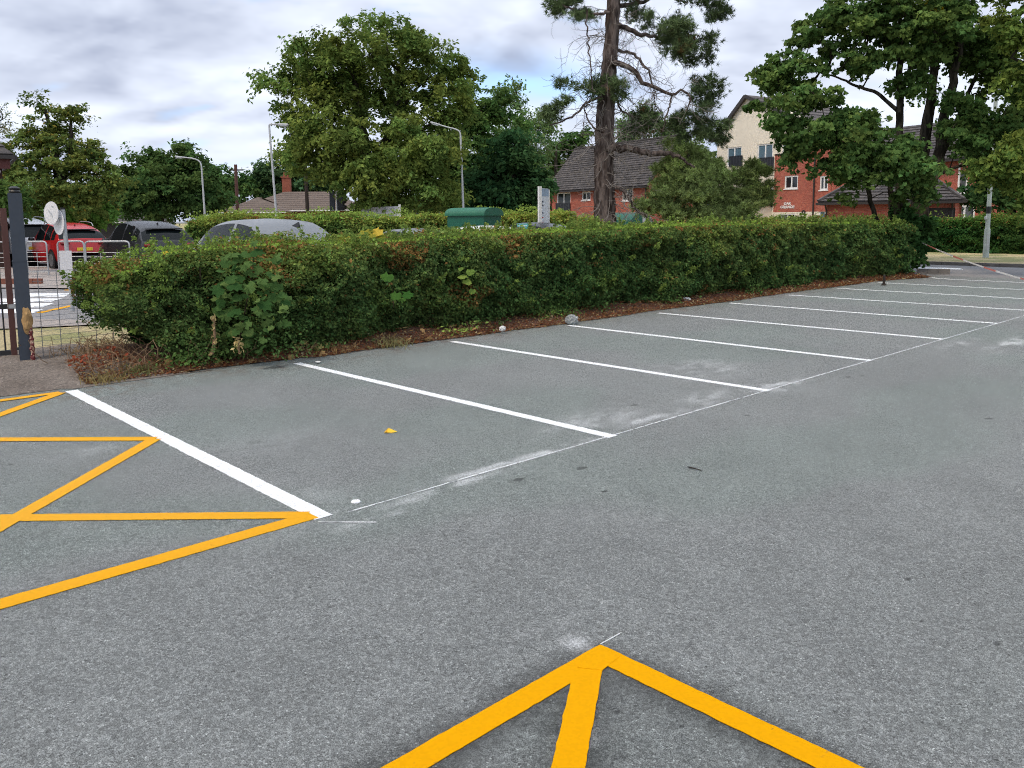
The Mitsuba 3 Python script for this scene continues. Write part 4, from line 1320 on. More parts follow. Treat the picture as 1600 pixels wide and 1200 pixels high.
def green_bank():
    k = thing('green_container', 'dark green steel container with pale curved lid behind the hedge', 'container')
    d = 27.0
    A, B = at(699, 352, d + 0.5), at(756, 352, d - 0.25)
    ax = (B - A) * [1, 1, 0]; Lx = np.linalg.norm(ax); ax /= Lx
    ay = np.array([-ax[1], ax[0], 0])
    if ay[1] < 0:
        ay = -ay
    Wd = 1.05
    h0 = at(756, 337, d)[2]
    h1 = at(757, 325, d)[2]

    def W3(p):
        p = np.asarray(p, float)
        return A * [1, 1, 0] + p[:, :1] * ax + p[:, 1:2] * ay + p[:, 2:] * UP3
    b = trimesh.creation.box((Lx, Wd, h0)); b.apply_translation([Lx / 2, Wd / 2, h0 / 2]); b.vertices = W3(b.vertices)
    part(k, 'body', b, 'bank_green')
    prof = [(-.06, 0), (-.06, .05)] + [(Wd / 2 - (Wd / 2 + .06) * math.cos(a), .05 + (h1 - h0 - .03) * math.sin(a) ** 0.8) for a in np.linspace(.15, math.pi - .15, 12)] + [(Wd + .06, .05), (Wd + .06, 0)]
    l = trimesh.creation.extrude_polygon(sg.Polygon(prof), Lx + .12, engine='earcut')
    v = l.vertices.copy(); l.vertices = W3(np.c_[v[:, 2] - .06, v[:, 0], v[:, 1] + h0 + 0.002])
    part(k, 'lid', l, 'bank_lid', smooth=30)
    for a, c in ((.08, .36), (.46, .36)):
        dm = rbox((Lx * c, .03, h0 * .72), .008); dm.apply_translation([Lx * (a + c / 2), -.012, h0 * .5]); dm.vertices = W3(dm.vertices)
        part(k, 'door', dm, 'bank_green')
    lk = rbox((.07, .05, .28), .01); lk.apply_translation([Lx * .44, -.045, h0 * .55]); lk.vertices = W3(lk.vertices)
    part(k, 'lock', lk, 'lamp_grey')
    en = rbox((.03, Wd * .7, h0 * .8), .008); en.apply_translation([Lx + .012, Wd / 2, h0 * .5]); en.vertices = W3(en.vertices)
    part(k, 'end_panel', en, 'bank_green')


green_bank()


def green_shed():
    k = thing('green_container', 'green curved-top container under the pine branches', 'container')
    d = 38.0
    A = at(985, 352, d)
    Lx, Wd = 1.9, 1.5
    ax, ay = np.array([.80, .6, 0]), np.array([-.6, .80, 0])
    A = A * [1, 1, 0]
    zt = at(1000, 333, d)[2]
    prof = [(0, 0), (0, zt * .72)] + [(Wd * (.02 + .96 * u), zt * .72 + zt * .30 * math.sin(math.pi * (0.08 + .84 * u)) ** .7) for u in np.linspace(0, 1, 11)] + [(Wd, zt * .72), (Wd, 0)]
    m = trimesh.creation.extrude_polygon(sg.Polygon(prof), Lx, engine='earcut')
    v = m.vertices.copy()
    m.vertices = A + v[:, :1] * ax * 1.0 + v[:, 2:3] * ay + v[:, 1:2] * UP3
    part(k, 'body', m, 'bank_green', smooth=30)
    p = box(A + ax * 1.05 - ay * .02 + [0, 0, zt * .78], (.55, .03, .5), math.atan2(ax[1], ax[0]))
    part(k, 'notice', p, 'lamp_grey', label='pale grey notice panel')
    part(k, 'base_frame', box(A + ax * .75 + ay * .95 + [0, 0, .06], (1.56, 1.96, .10), math.atan2(ax[1], ax[0])), 'rail_dark')


green_shed()

k = thing('notice_sign', 'tall pale blue notice board on white posts standing behind the hedge', 'sign')
d = 30.0
a, b = at(843.5, 352, d), at(857.5, 352, d + .55)
zt = at(843, 291, d)[2]
part(k, 'post', box([a[0], a[1], zt / 2], (.11, .11, zt), .4), 'upvc')
part(k, 'post', box([b[0], b[1], zt / 2 - .05], (.06, .06, zt - .1), .4), 'upvc')
ang = math.atan2(b[1] - a[1], b[0] - a[0])
cx = (a + b) / 2
wd = np.linalg.norm((b - a)[:2])
part(k, 'panel', box([cx[0], cx[1], zt - .95], (wd - .1, .03, 1.75), ang), 'sign_white')
nn = np.array([math.sin(ang), -math.cos(ang), 0])
part(k, 'header', box(np.array([cx[0], cx[1], zt - .22]) + nn * .017, (wd - .1, .012, .26), ang), 'sign_blue')
for i, (z, w, mt) in enumerate(((.55, .06, 'sign_ink'), (.68, .06, 'sign_ink'), (.95, .05, 'sign_ink'), (1.12, .035, 'sign_red'), (1.3, .05, 'sign_red'), (1.5, .05, 'sign_ink'))):
    part(k, 'printed_strip', box(np.array([cx[0], cx[1], zt - z]) + nn * .017 - np.array([math.cos(ang), math.sin(ang), 0]) * wd * .25, (wd * .22, .006, w), ang), mt)
a = at(817, 353.5, 24)
k = thing('teal_board', 'small teal board just above the hedge left of the notice board', 'board')
part(k, 'panel', rbox((.34, .03, .15), .006).apply_translation([a[0], a[1], a[2]]), 'teal_paint')
part(k, 'print', box([a[0], a[1] - .018, a[2] + .015], (.24, .004, .025)), 'sign_white')
part(k, 'stake', box([a[0], a[1] + .03, a[2] / 2 - .03], (.04, .03, a[2])), 'upvc')
a, b = at(565, 331, 44), at(623, 328.5, 43)
k = thing('white_board_fence', 'pale board fence showing above the rear hedge', 'fence')
nb_ = 9
for i in range(nb_):
    q0, q1 = a + (b - a) * (i / nb_), a + (b - a) * ((i + .94) / nb_)
    z1 = q0[2] + .22
    part(k, 'board', beam([(q0[0] + q1[0]) / 2, (q0[1] + q1[1]) / 2, 0], [(q0[0] + q1[0]) / 2, (q0[1] + q1[1]) / 2, z1], np.linalg.norm((q1 - q0)[:2]), .03, up=np.array([0.02, 1, 0])), 'sign_back')
part(k, 'post', box([b[0] + .05, b[1], b[2] / 2 + .15], (.12, .12, b[2] + .3)), 'upvc')

# ------------------------------------------------------------------ lamp posts, poles, signals
def lamp(label, base_px, top_px, arm, d, r0, group='street lamps beyond the rear hedge', mat='lamp_grey'):
    k = thing('street_lamp', label, 'street lamp', None)
    b = at(*base_px, d); t = at(*top_px, d)
    foot = b - (t - b) / (t - b)[2] * b[2]
    part(k, 'column', tube([foot, foot + (t - foot) * .25, foot + (t - foot) * .251, t], [r0 * 1.25, r0 * 1.25, r0, r0 * .75], 12), mat, smooth=50)
    pts = [t] + [at(px, py, d) for px, py in arm]
    part(k, 'arm', tube(smooth_line(pts, 16), r0 * .62, 8), mat, smooth=50)
    e = pts[-1]; dr_ = pts[-1] - pts[-2]; dr_ /= np.linalg.norm(dr_)
    ln = rbox((.55, .2, .11), .04)
    ln.apply_transform(trimesh.geometry.align_vectors([1, 0, 0], dr_)); ln.apply_translation(e + dr_ * .2)
    kk = part(k, 'lantern', ln, mat, smooth=50)
    gl = rbox((.36, .16, .05), .02)
    gl.apply_transform(trimesh.geometry.align_vectors([1, 0, 0], dr_)); gl.apply_translation(e + dr_ * .22 + [0, 0, -.06])
    scene[kk + '__glass'] = mikit.ply(gl, 'sign_white')
    return k


lamp('pale street lamp with curved arm in front of the dark left trees', (320, 336), (315, 262), [(313, 254), (306, 249), (285, 246)], 54, .07)
lamp('tall pale street lamp left of the big round tree', (432, 338), (420.5, 196), [(421, 194.5), (425, 194.3), (436, 194.6)], 42, .065)
lamp('pale street lamp with bent arm in front of the big round tree', (724, 330), (719.5, 212), [(718, 206), (712, 202), (700, 199), (686, 195)], 44, .065)
k = thing('lamp_post', 'tall grey-green lamp post on the verge at the right edge', 'lamp post')
lb = gnd(1540, 402.5, 0.09)
lt_ = at(1557, 140, lb[1])
ax_ = (lt_ - lb) / (lt_ - lb)[2]
part(k, 'base', tube([lb, lb + ax_ * 1.1, lb + ax_ * 1.14], [.112, .108, .085], 14), 'lamp_steel', smooth=40)
part(k, 'column', tube([lb + ax_ * 1.14, lb + ax_ * 7.3, lb + ax_ * 9.5], [.085, .068, .06], 14), 'lamp_steel', smooth=40)
part(k, 'door', beam(lb + ax_ * .30 + [-.01, -.106, 0], lb + ax_ * .95 + [-.01, -.104, 0], .10, .012, up=np.array([0, 1, 0])), 'galvanised')
part(k, 'band', tube([lb + ax_ * 1.72, lb + ax_ * 2.0], .092, 14), 'black_plastic', label='black band with plate', smooth=40)
part(k, 'junction_clip', rbox((.09, .09, .14), .02).apply_translation(lb + ax_ * 1.55 + [-.11, -.03, 0]), 'lamp_grey')
part(k, 'arm', tube(smooth_line([lb + ax_ * 9.5, lb + ax_ * 9.9 + [-.15, 0, 0], lb + ax_ * 10.1 + [-1.0, 0, 0]], 12), .035, 8), 'lamp_steel', smooth=40)
part(k, 'lantern', rbox((.6, .24, .13), .05).apply_translation(lb + ax_ * 10.1 + [-1.25, 0, 0]), 'lamp_steel', smooth=40)
for lab, px, d, t in (('brown wooden telegraph pole left of the bungalow', (371, 330), 62, (368, 257)), ('dark telegraph pole in front of the bungalow roof', (481, 330), 60, (476, 232))):
    k = thing('telegraph_pole', lab, 'pole')
    b, tt = at(*px, d), at(*t, d)
    foot = b * [1, 1, 0]
    part(k, 'shaft', tube([foot, tt], [.15, .11], 10), 'twig_dark' if px[0] > 400 else 'rust_brown', smooth=50)
    part(k, 'cross_arm', beam(tt + [-.5, 0, -.4], tt + [.5, .1, -.4], .09, .1), 'twig_dark')
    part(k, 'insulator', cat([tube([tt + [x, 0, -.36], tt + [x, 0, -.2]], .03, 6) for x in (-.45, .45)]), 'upvc')


def signal(label, px, d, top, bot, wpx, side):
    k = thing('traffic_light', label, 'traffic light')
    t, b = at(px, top, d), at(px, bot, d)
    h = t[2] - b[2]
    w = wpx / F * d
    part(k, 'pole', tube([b * [1, 1, 0] + [w * .1, .2, 0], b * [1, 1, 0] + [w * .1, .2, t[2] - .1]], .055, 10), 'lamp_grey', smooth=40)
    part(k, 'housing', rbox((w * .45, .35, h * .96), .03).apply_translation([t[0] + w * .26, t[1], (t[2] + b[2]) / 2]), 'black_plastic', smooth=40)
    part(k, 'backing_board', rbox((w * .36, .06, h), .02).apply_translation([t[0] - w * .34, t[1] + .1, (t[2] + b[2]) / 2 + .02]), 'rail_dark')
    x0 = t[0] + w * .02
    part(k, 'white_border', cat([box([x0, t[1] - .19, (t[2] + b[2]) / 2], (w * .07, .03, h)), box([x0 + w * .22, t[1] - .19, t[2] + .0], (w * .5, .03, w * .07))]), 'upvc')
    for i in range(3):
        hd = trimesh.creation.cylinder(.11, .22, sections=14)
        hd.apply_transform(trimesh.geometry.align_vectors([0, 0, 1], [.9, -.4, -.1])); hd.apply_translation([t[0] + w * .5, t[1] - .12, t[2] - h * (.2 + .3 * i)])
        part(k, 'hood', hd, 'black_plastic', smooth=40)
    return k


signal('nearer traffic light with white-edged board, left part of the rear hedge', 526, 46, 299, 330, 23, 1)
signal('smaller traffic light right of the pale board fence', 640, 58, 317, 332, 17, 1)

# ------------------------------------------------------------------ barrier tape, stump
k = thing('barrier_tape', 'red and white barrier tape slanting down from the hedge end to the right', 'tape')
ta, tb = at(1432, 375, 25.0), at(1600, 433, 18.5)
tb2 = ta + (tb - ta) * 1.16
n = 40
u = np.linspace(0, 1, n)[:, None]
ln = ta + (tb2 - ta) * u + UP3 * (-.10 * 4 * u * (1 - u))
tw_ = 0.9 * np.sin(u * 9)[:, 0]
wv = np.c_[0.0 * tw_, 0.35 * np.sin(tw_), np.cos(tw_ * .7)] * 0.022
V = np.stack([ln - wv, ln + wv], 1).reshape(-1, 3)
Fq = np.array([[2 * i, 2 * i + 1, 2 * i + 3, 2 * i + 2] for i in range(n - 1)])
part(k, 'strip', (V, Fq), 'tape')
kn = at(1441, 382, 24.9)
lp = smooth_line([kn + [-.15, 0, .12], kn + [0, 0, .06], kn + [.06, 0, -.05], kn + [.05, 0, -.20], kn + [.0, 0, -.16], kn + [-.03, 0, .02]], 20)
V = np.stack([lp - [0.03, .01, 0], lp + [0.03, .01, 0]], 1).reshape(-1, 3)
part(k, 'knot', (V, np.array([[2 * i, 2 * i + 1, 2 * i + 3, 2 * i + 2] for i in range(19)])), 'tape')
k = thing('barrier_stake', 'thin white stake holding the barrier tape beyond the right edge', 'stake')
part(k, 'shaft', tube([tb2 * [1, 1, 0], tb2 + [0, 0, .2]], .03, 10), 'upvc', smooth=40)
part(k, 'foot', box(tb2 * [1, 1, 0] + [0, 0, .04], (.4, .4, .08)), 'black_rubber')
k = thing('short_post', 'short dark wooden post at the hedge foot by the far bays', 'post')
g = gnd(1381, 446)
part(k, 'shaft', tube([g, g + [0, 0, .25], g + [0, 0, .27]], [.034, .030, .015], 9), 'twig_dark')
part(k, 'foot', tube([g, g + [0, 0, .04]], [.07, .05], 9), 'twig_dark')

# ------------------------------------------------------------------ buildings
W3D, N3D = np.array([*WDIR, 0]), np.array([*NDIR, 0])


class Wall:
    def __init__(s, key, origin, xd, nd, mat, depth=.25):
        """xd along the wall, nd pointing into the building"""
        s.key, s.o, s.x, s.n, s.mat, s.depth = key, np.array([origin[0], origin[1], 0.0]), np.array([*xd[:2], 0.0]), np.array([*nd[:2], 0.0]), mat, depth

    def hit(s, px, py):
        r = ray(px, py)
        t = ((s.o - EYEP) @ s.n) / (r @ s.n)
        q = EYEP + r * t
        return float((q - s.o) @ s.x), float(q[2])

    def place(s, m, off=0.0):
        v = m.vertices
        m.vertices = s.o + v[:, :1] * s.x + v[:, 1:2] * UP3 + (off + v[:, 2:3]) * s.n
        m.invert() if np.cross(s.x, UP3) @ s.n < 0 else None
        return m

    def solid(s, poly, holes=(), name='wall', mat=None, off=0.0, th=None, **kw):
        p = sg.Polygon(poly)
        for h in holes:
            p = p.difference(sg.box(*h))
        gs = getattr(p, 'geoms', [p])
        m = cat([trimesh.creation.extrude_polygon(g, th or s.depth, engine='earcut') for g in gs])
        return part(s.key, name, s.place(m, off), mat or s.mat, **kw)

    def window(s, x0, z0, x1, z1, n=2, pane='pane_dark', sill=True, fr=.11, frame='upvc'):
        ms = [sg.box(x0, z0, x1, z1)]
        hole = []
        w = (x1 - x0 - fr * (n + 1)) / n
        p = sg.box(x0, z0, x1, z1)
        for i in range(n):
            a = x0 + fr + i * (w + fr)
            hole.append((a, z0 + fr, a + w, z1 - fr))
            p = p.difference(sg.box(*hole[-1]))
        k = part(s.key, 'window', s.place(trimesh.creation.extrude_polygon(p, .07, engine='earcut'), .05), frame)
        for h in hole:
            m = trimesh.creation.extrude_polygon(sg.box(h[0] - .01, h[1] - .01, h[2] + .01, h[3] + .01), .02, engine='earcut')
            kk = fresh(k + '__pane'); scene[kk] = mikit.ply(s.place(m, .10), pane)
        if sill:
            m = trimesh.creation.extrude_polygon(sg.box(x0 - .06, z0 - .07, x1 + .06, z0), .17, engine='earcut')
            scene[k + '__sill'] = mikit.ply(s.place(m, -.06), 'upvc')
        return k

    def rail(s, x0, z0, x1, z1, n=9):
        a = part(s.key, 'balcony', s.place(cat([trimesh.creation.extrude_polygon(q, .05, engine='earcut') for q in (sg.box(x0, z1 - .05, x1, z1), sg.box(x0, z0, x1, z0 + .05))]), -.12), 'rail_dark')
        for i in range(n):
            x = x0 + (x1 - x0) * (i + .5) / n
            kk = fresh(a + '__bar'); scene[kk] = mikit.ply(s.place(trimesh.creation.extrude_polygon(sg.box(x - .012, z0 + .05, x + .012, z1 - .05), .02, engine='earcut'), -.105), 'rail_dark')
        g = s.place(trimesh.creation.extrude_polygon(sg.box(x0, z0 + .06, x1, z1 - .06), .012, engine='earcut'), -.08)
        scene[a + '__panel'] = mikit.ply(g, 'rail_dark')


def roof_plane(key, e0, e1, r1, r0, n, mat='roof_tile', lift=.05, th=.12, tilew=None, seed=1):
    """courses of tiles between the eaves e0-e1 and the ridge r0-r1, each a proud strip of its own"""
    e0, e1, r0, r1 = (np.asarray(q, float) for q in (e0, e1, r0, r1))
    nm = np.cross(e1 - e0, r0 - e0); nm /= np.linalg.norm(nm)
    if nm[2] < 0:
        nm = -nm
    rng = np.random.default_rng(seed)
    q = np.array([e0, e1, r1, r0])
    base = trimesh.Trimesh(np.vstack([q - nm * .01, q - nm * th]), [[0, 1, 2], [0, 2, 3], [4, 6, 5], [4, 7, 6], [0, 4, 5], [0, 5, 1], [1, 5, 6], [1, 6, 2], [2, 6, 7], [2, 7, 3], [3, 7, 4], [3, 4, 0]], process=False)
    k = part(key, 'roof', base, mat)
    for i in range(n):
        f0, f1 = i / n, (i + 1.08) / n
        f1 = min(f1, 1)
        a0, a1 = e0 + (r0 - e0) * f0, e1 + (r1 - e1) * f0
        b0, b1 = e0 + (r0 - e0) * f1, e1 + (r1 - e1) * f1
        L = np.linalg.norm(a1 - a0)
        m = max(2, int(L / (tilew or 2.0)))
        V, Fc = [], []
        for j in range(m):
            u0, u1 = j / m + (.02 / m if tilew else 0), (j + 1) / m - (.02 / m if tilew else 0)
            l = lift * (1 + .35 * (rng.random() - .5))
            pts = [a0 + (a1 - a0) * u0, a0 + (a1 - a0) * u1, b0 + (b1 - b0) * u1, b0 + (b1 - b0) * u0]
            o = len(V)
            V += [pts[0], pts[1], pts[0] + nm * l, pts[1] + nm * l, pts[2] + nm * .006, pts[3] + nm * .006]
            Fc += [[o, o + 1, o + 3], [o, o + 3, o + 2], [o + 2, o + 3, o + 4], [o + 2, o + 4, o + 5], [o, o + 2, o + 5], [o + 1, o + 4, o + 3]]
        kk = fresh(k + '__tile_course'); scene[kk] = mikit.ply((np.array(V), np.array(Fc)), mat)
    return k


# --- low brick wing with a steep tiled roof behind the pine
k = thing('brick_house', 'red brick wing with steep grey tiled roof behind the big pine trunk', 'house')
A = at(858, 345, 80)[:2]
Ln, Dp, EV, RG = 14.6, 6.4, 4.62, 8.5
fw = Wall(k, A, WDIR, NDIR, 'brick')
wins = [(870, 301.5, 891, 320), (909, 299.5, 922.5, 313), (972, 294.5, 988, 314)]
hs = []
for a, b, c, d_ in wins:
    x0, z1 = fw.hit(a, b); x1, _ = fw.hit(c, b); _, z0 = fw.hit((a + c) / 2, d_)
    hs.append((x0, z0, x1, z1))
x0, z1 = fw.hit(973, 343); x1, _ = fw.hit(990, 343)
hs.append((x0, 0.9, x1, z1))
fw.solid([(0, 0), (Ln, 0), (Ln, EV), (0, EV)], hs)
for i, h in enumerate(hs):
    fw.window(*h, sill=i != 0)
h = hs[0]
fw.rail(h[0] - .1, h[1] - .55, h[2] + .1, h[1] + .18)
m_ = Wall(k, A + WDIR * Ln, NDIR, -WDIR, 'brick')
gh = [(1.25, 3.1, 2.45, 4.45), (3.6, 3.1, 4.9, 4.45)]
m_.solid([(0.26, 0), (Dp, 0), (Dp, EV), (Dp / 2 + .13, RG - .15), (0.26, EV)], gh, name='gable_wall')
for h in gh:
    m_.window(*h)
e0 = np.array([*(A - WDIR * .25 - NDIR * .35), EV - .25]); e1 = np.array([*(A + WDIR * (Ln + .12) - NDIR * .35), EV - .25])
r0 = np.array([*(A - WDIR * .25 + NDIR * Dp / 2), RG]); r1 = np.array([*(A + WDIR * (Ln + .12) + NDIR * Dp / 2), RG])
roof_plane(k, e0, e1, r1, r0, 20, lift=.07, seed=3)
e2 = np.array([*(A - WDIR * .25 + NDIR * (Dp + .35)), EV - .25]); e3 = np.array([*(A + WDIR * (Ln + .12) + NDIR * (Dp + .35)), EV - .25])
roof_plane(k, e3, e2, r0, r1, 6, lift=.06)
part(k, 'ridge', beam(r0 + [0, 0, .05], r1 + [0, 0, .05], .25, .12), 'roof_tile')
part(k, 'gutter', beam(e0 - np.array([*NDIR, 0]) * .05 + [0, 0, -.10], e1 - np.array([*NDIR, 0]) * .05 + [0, 0, -.10], .12, .12), 'fascia')
part(k, 'soffit', beam(e0 + np.array([*NDIR, 0]) * .15 + [0, 0, -.14], e1 + np.array([*NDIR, 0]) * .15 + [0, 0, -.14], .32, .04), 'fascia')
part(k, 'downpipe', tube([fw.o + fw.x * .45 - fw.n * .08, fw.o + fw.x * .45 - fw.n * .08 + [0, 0, EV - .3]], .05, 8), 'fascia')
part(k, 'downpipe', tube([fw.o + fw.x * (Ln - .3) - fw.n * .08, fw.o + fw.x * (Ln - .3) - fw.n * .08 + [0, 0, EV - .3]], .05, 8), 'fascia')
part(k, 'back_wall', box([*(A + WDIR * Ln / 2 + NDIR * (Dp - .15)), EV / 2], (Ln, .2, EV), math.atan2(WDIR[1], WDIR[0])), 'brick')
x, z = fw.hit(979, 337.5)
part(k, 'outside_light', fw.place(trimesh.creation.extrude_polygon(sg.box(x - .15, z - .06, x + .15, z + .06), .12, engine='earcut'), -.12), 'upvc')

# --- three-storey block, cream gable and red brick, with the name on the wall
k = thing('apartment_block', 'three-storey block of cream render and red brick with white lettering on its wall', 'building')
B0 = at(1118, 345, 72.6)[:2]
bw = Wall(k, B0, WDIR, NDIR, 'brick')


def H(px, py):
    return bw.hit(px, py)


xl = 0.0
xe = H(1575, 345)[0]
xb = H(1209, 300)[0]            # where brick begins
xt = H(1240.5, 230)[0]
xg = H(1262, 220)[0]
zb = H(1209, 243)[1]
zc = H(1260, 331)[1]            # cream ground-floor band
apx, apz = H(1168, 151)
lz = H(1119, 214)[1]
rz_ = H(1262, 186)[1]
ZE = H(1262, 215)[1]
ZL = 5.5
xm = H(1301, 240)[0]


def R(a, b, c, d_):
    x0, z1 = H(a, b); x1, _ = H(c, b); _, z0 = H((a + c) / 2, d_)
    return (x0, z0, x1, z1)


w_top = [R(1136, 231, 1159, 259), R(1183.5, 226, 1208, 262)]
w_tr = R(1222, 222.5, 1240, 241)
w_mid = [R(1226, 275, 1247, 295), R(1281, 275, 1294, 297)]
w_bl = [R(1136, 292, 1158, 322), R(1184, 290, 1207, 316)]
w_low = [R(1218, 334, 1242, 352), R(1279, 329, 1290, 347)]
w_lr = [R(1490, 320.5, 1523, 345)]
w_ru = [R(1497, 268, 1512, 302)]
w_far = [R(1330, 272, 1346, 296), R(1380, 270, 1396, 296)]
cream_h = w_top + w_bl + [w_tr]
# cream render of the gable bay, down to the brick
bw.solid([(xl, 0), (xb, 0), (xb, zb), (xt, zb + .02), (xt, ZE), (xg, ZE), (xg, rz_), (apx, apz), (xl, lz)], [h for h in cream_h], 'gable_wall', 'render_cream', off=-.012)
bw.solid([(xb, zc), (xm, zc), (xm, ZE), (xt + .001, ZE), (xt + .001, zb), (xb, zb)], w_mid + [w_tr], 'brick_wall', off=.0)
bw.solid([(xb, 0), (xm, 0), (xm, zc), (xb, zc)], w_low, 'plinth_wall', 'render_cream', off=-.010)
bw.solid([(xm + .01, 0), (xe, 0), (xe, ZL), (xm + .01, ZL)], w_lr + w_ru + w_far, 'long_wall', off=.05)
bw.solid([(xb - .02, zb), (xt, zb), (xt, zb + .10), (xb - .02, zb + .10)], (), 'string_course', 'fascia', off=-.04, th=.1)
for h in w_top:
    bw.window(*h, n=2, pane='pane_blue', sill=False)
    bw.rail(h[0] + .35, h[1] - .08, h[2] + .18, h[1] + .82)
for h in w_bl:
    bw.window(*h, n=2, sill=False)
    bw.rail(h[0] - .02, h[1] - .4, h[2] + .15, h[1] + .7)
bw.window(*w_tr, n=1, pane='pane_blue')
for h in w_mid + w_lr + w_far:
    bw.window(*h)
bw.window(*w_low[0], n=2)
bw.window(*w_low[1], n=1, pane='pane_blue')
bw.window(*w_ru[0], n=1)
# lettering: two lines of white capitals
for word, (xa, xc, yb) in (('OAK', (1225.2, 1236.2, 320.2)), ('GRANGE', (1220.0, 1241.5, 325.6))):
    x0, z0 = H(xa, yb); x1, _ = H(xc, yb); _, z1 = H(xa, yb - 4.0)
    tm = meshkit.text_mesh(word, z1 - z0, .04, True)
    ext = tm.bounds
    tm.vertices[:, 0] = x0 + (tm.vertices[:, 0] - ext[0, 0]) * (x1 - x0) / (ext[1, 0] - ext[0, 0])
    tm.vertices[:, 1] += z0
    part(k, 'lettering', bw.place(tm, -.045), 'white_letter', label='white capitals reading ' + word)
x, z = H(1256, 331.5)
part(k, 'wall_vent', bw.place(trimesh.creation.annulus(.09, .17, .06).apply_translation([x, z, 0]), -.05), 'fascia')
# pipes and eaves
x, _ = H(1272.5, 300)
part(k, 'downpipe', tube([bw.o + bw.x * x - bw.n * .09, bw.o + bw.x * x - bw.n * .09 + [0, 0, ZE]], .065, 8), 'fascia')
x, _ = H(1498, 300)
part(k, 'corner_trim', bw.place(trimesh.creation.extrude_polygon(sg.box(x - .08, 0, x + .02, ZL - .2), .1, engine='earcut'), -.05), 'upvc')
DB = 9.0


def bp_(x, n, z):
    q = bw.o + bw.x * x + bw.n * n
    return np.array([q[0], q[1], z])


roof_plane(k, bp_(xm + .02, -.4, ZL - .05), bp_(xe + .3, -.4, ZL - .05), bp_(xe + .3, DB / 2, ZL + 2.9), bp_(xm + .02, DB / 2, ZL + 2.9), 14, lift=.06, seed=5)
roof_plane(k, bp_(xe + .3, DB + .4, ZL - .05), bp_(xm + .02, DB + .4, ZL - .05), bp_(xm + .02, DB / 2, ZL + 2.9), bp_(xe + .3, DB / 2, ZL + 2.9), 5)
roof_plane(k, bp_(xl - .4, -.35, lz - .35), bp_(xl - .4, DB, lz - .35), bp_(apx, DB, apz + .12), bp_(apx, -.35, apz + .12), 12, seed=6)
roof_plane(k, bp_(xg + .3, -.4, ZE - .05), bp_(xm + .3, -.4, ZE - .05), bp_(xm + .3, DB / 2, ZE + 1.5), bp_(xg + .3, DB / 2, ZE + 1.5), 7, seed=8)
part(k, 'side_wall', box((bp_(xm - .14, .3, 0) + bp_(xm - .14, DB, 0)) / 2 + [0, 0, ZE / 2], (.2, DB - .6, ZE), math.atan2(WDIR[1], WDIR[0])), 'brick')
roof_plane(k, bp_(xg + .5, DB, rz_ - .45), bp_(xg + .5, -.35, rz_ - .45), bp_(apx, -.35, apz + .12), bp_(apx, DB, apz + .12), 8, seed=7)
part(k, 'verge_board', beam(bp_(xl - .4, -.34, lz - .45), bp_(apx, -.34, apz + .02), .06, .28), 'fascia')
part(k, 'verge_board', beam(bp_(apx, -.34, apz + .02), bp_(xg + .5, -.34, rz_ - .55), .06, .28), 'fascia')
part(k, 'gutter', beam(bp_(xm, -.5, ZL - .16), bp_(xe + .3, -.5, ZL - .16), .14, .14), 'fascia')
part(k, 'back_wall', box((bp_(xl, DB, 0) + bp_(xe, DB, 0)) / 2 + [0, 0, ZL / 2], (xe - xl, .2, ZL), math.atan2(WDIR[1], WDIR[0])), 'brick')
part(k, 'side_wall', box((bp_(xe - .15, .4, 0) + bp_(xe - .15, DB, 0)) / 2 + [0, 0, ZL / 2], (.2, DB - .4, ZL), math.atan2(WDIR[1], WDIR[0])), 'brick')
# cream porch with a small roof at the foot of the gable bay
part(k, 'porch', box(bp_(xb - 2.2, -1.0, 1.35), (4.0, 1.9, 2.7), math.atan2(WDIR[1], WDIR[0])), 'render_cream')
part(k, 'porch_roof', box(bp_(xb - 2.2, -1.1, 2.78), (4.4, 2.3, .14), math.atan2(WDIR[1], WDIR[0])), 'fascia')

# --- low brick building with hipped roof behind the multi-stemmed tree
k = thing('brick_outbuilding', 'low red brick building with hipped grey tiled roof behind the multi-stemmed tree', 'building')
C0 = at(1291, 345, 44)[:2]
WDIR2, NDIR2 = np.array([.85, -.527]), np.array([.527, .85])
cw = Wall(k, C0, WDIR2, NDIR2, 'brick')
Lc, Dc, Ec, Rc = 6.0, 5.0, 2.62, 4.35
cw.solid([(0, 0), (Lc, 0), (Lc, Ec), (0, Ec)], [(4.85, 0.02, 6.0, 2.15)], 'wall')
part(k, 'door', cw.place(trimesh.creation.extrude_polygon(sg.box(4.84, 0, 6.01, 2.16), .06, engine='earcut'), .12), 'fascia')
cr_ = Wall(k, C0 + WDIR2 * Lc, NDIR2, -WDIR2, 'brick')
cr_.solid([(.26, 0), (Dc, 0), (Dc, Ec), (.26, Ec)], (), 'end_wall')
part(k, 'back_wall', box([*(C0 + WDIR2 * Lc / 2 + NDIR2 * (Dc - .1)), Ec / 2], (Lc, .2, Ec), math.atan2(WDIR2[1], WDIR2[0])), 'brick')
part(k, 'end_wall', box([*(C0 + WDIR2 * .1 + NDIR2 * Dc / 2), Ec / 2], (.2, Dc - .5, Ec - .02), math.atan2(WDIR2[1], WDIR2[0])), 'brick')


def cp_(x, n, z):
    q = C0 + WDIR2 * x + NDIR2 * n
    return np.array([q[0], q[1], z])


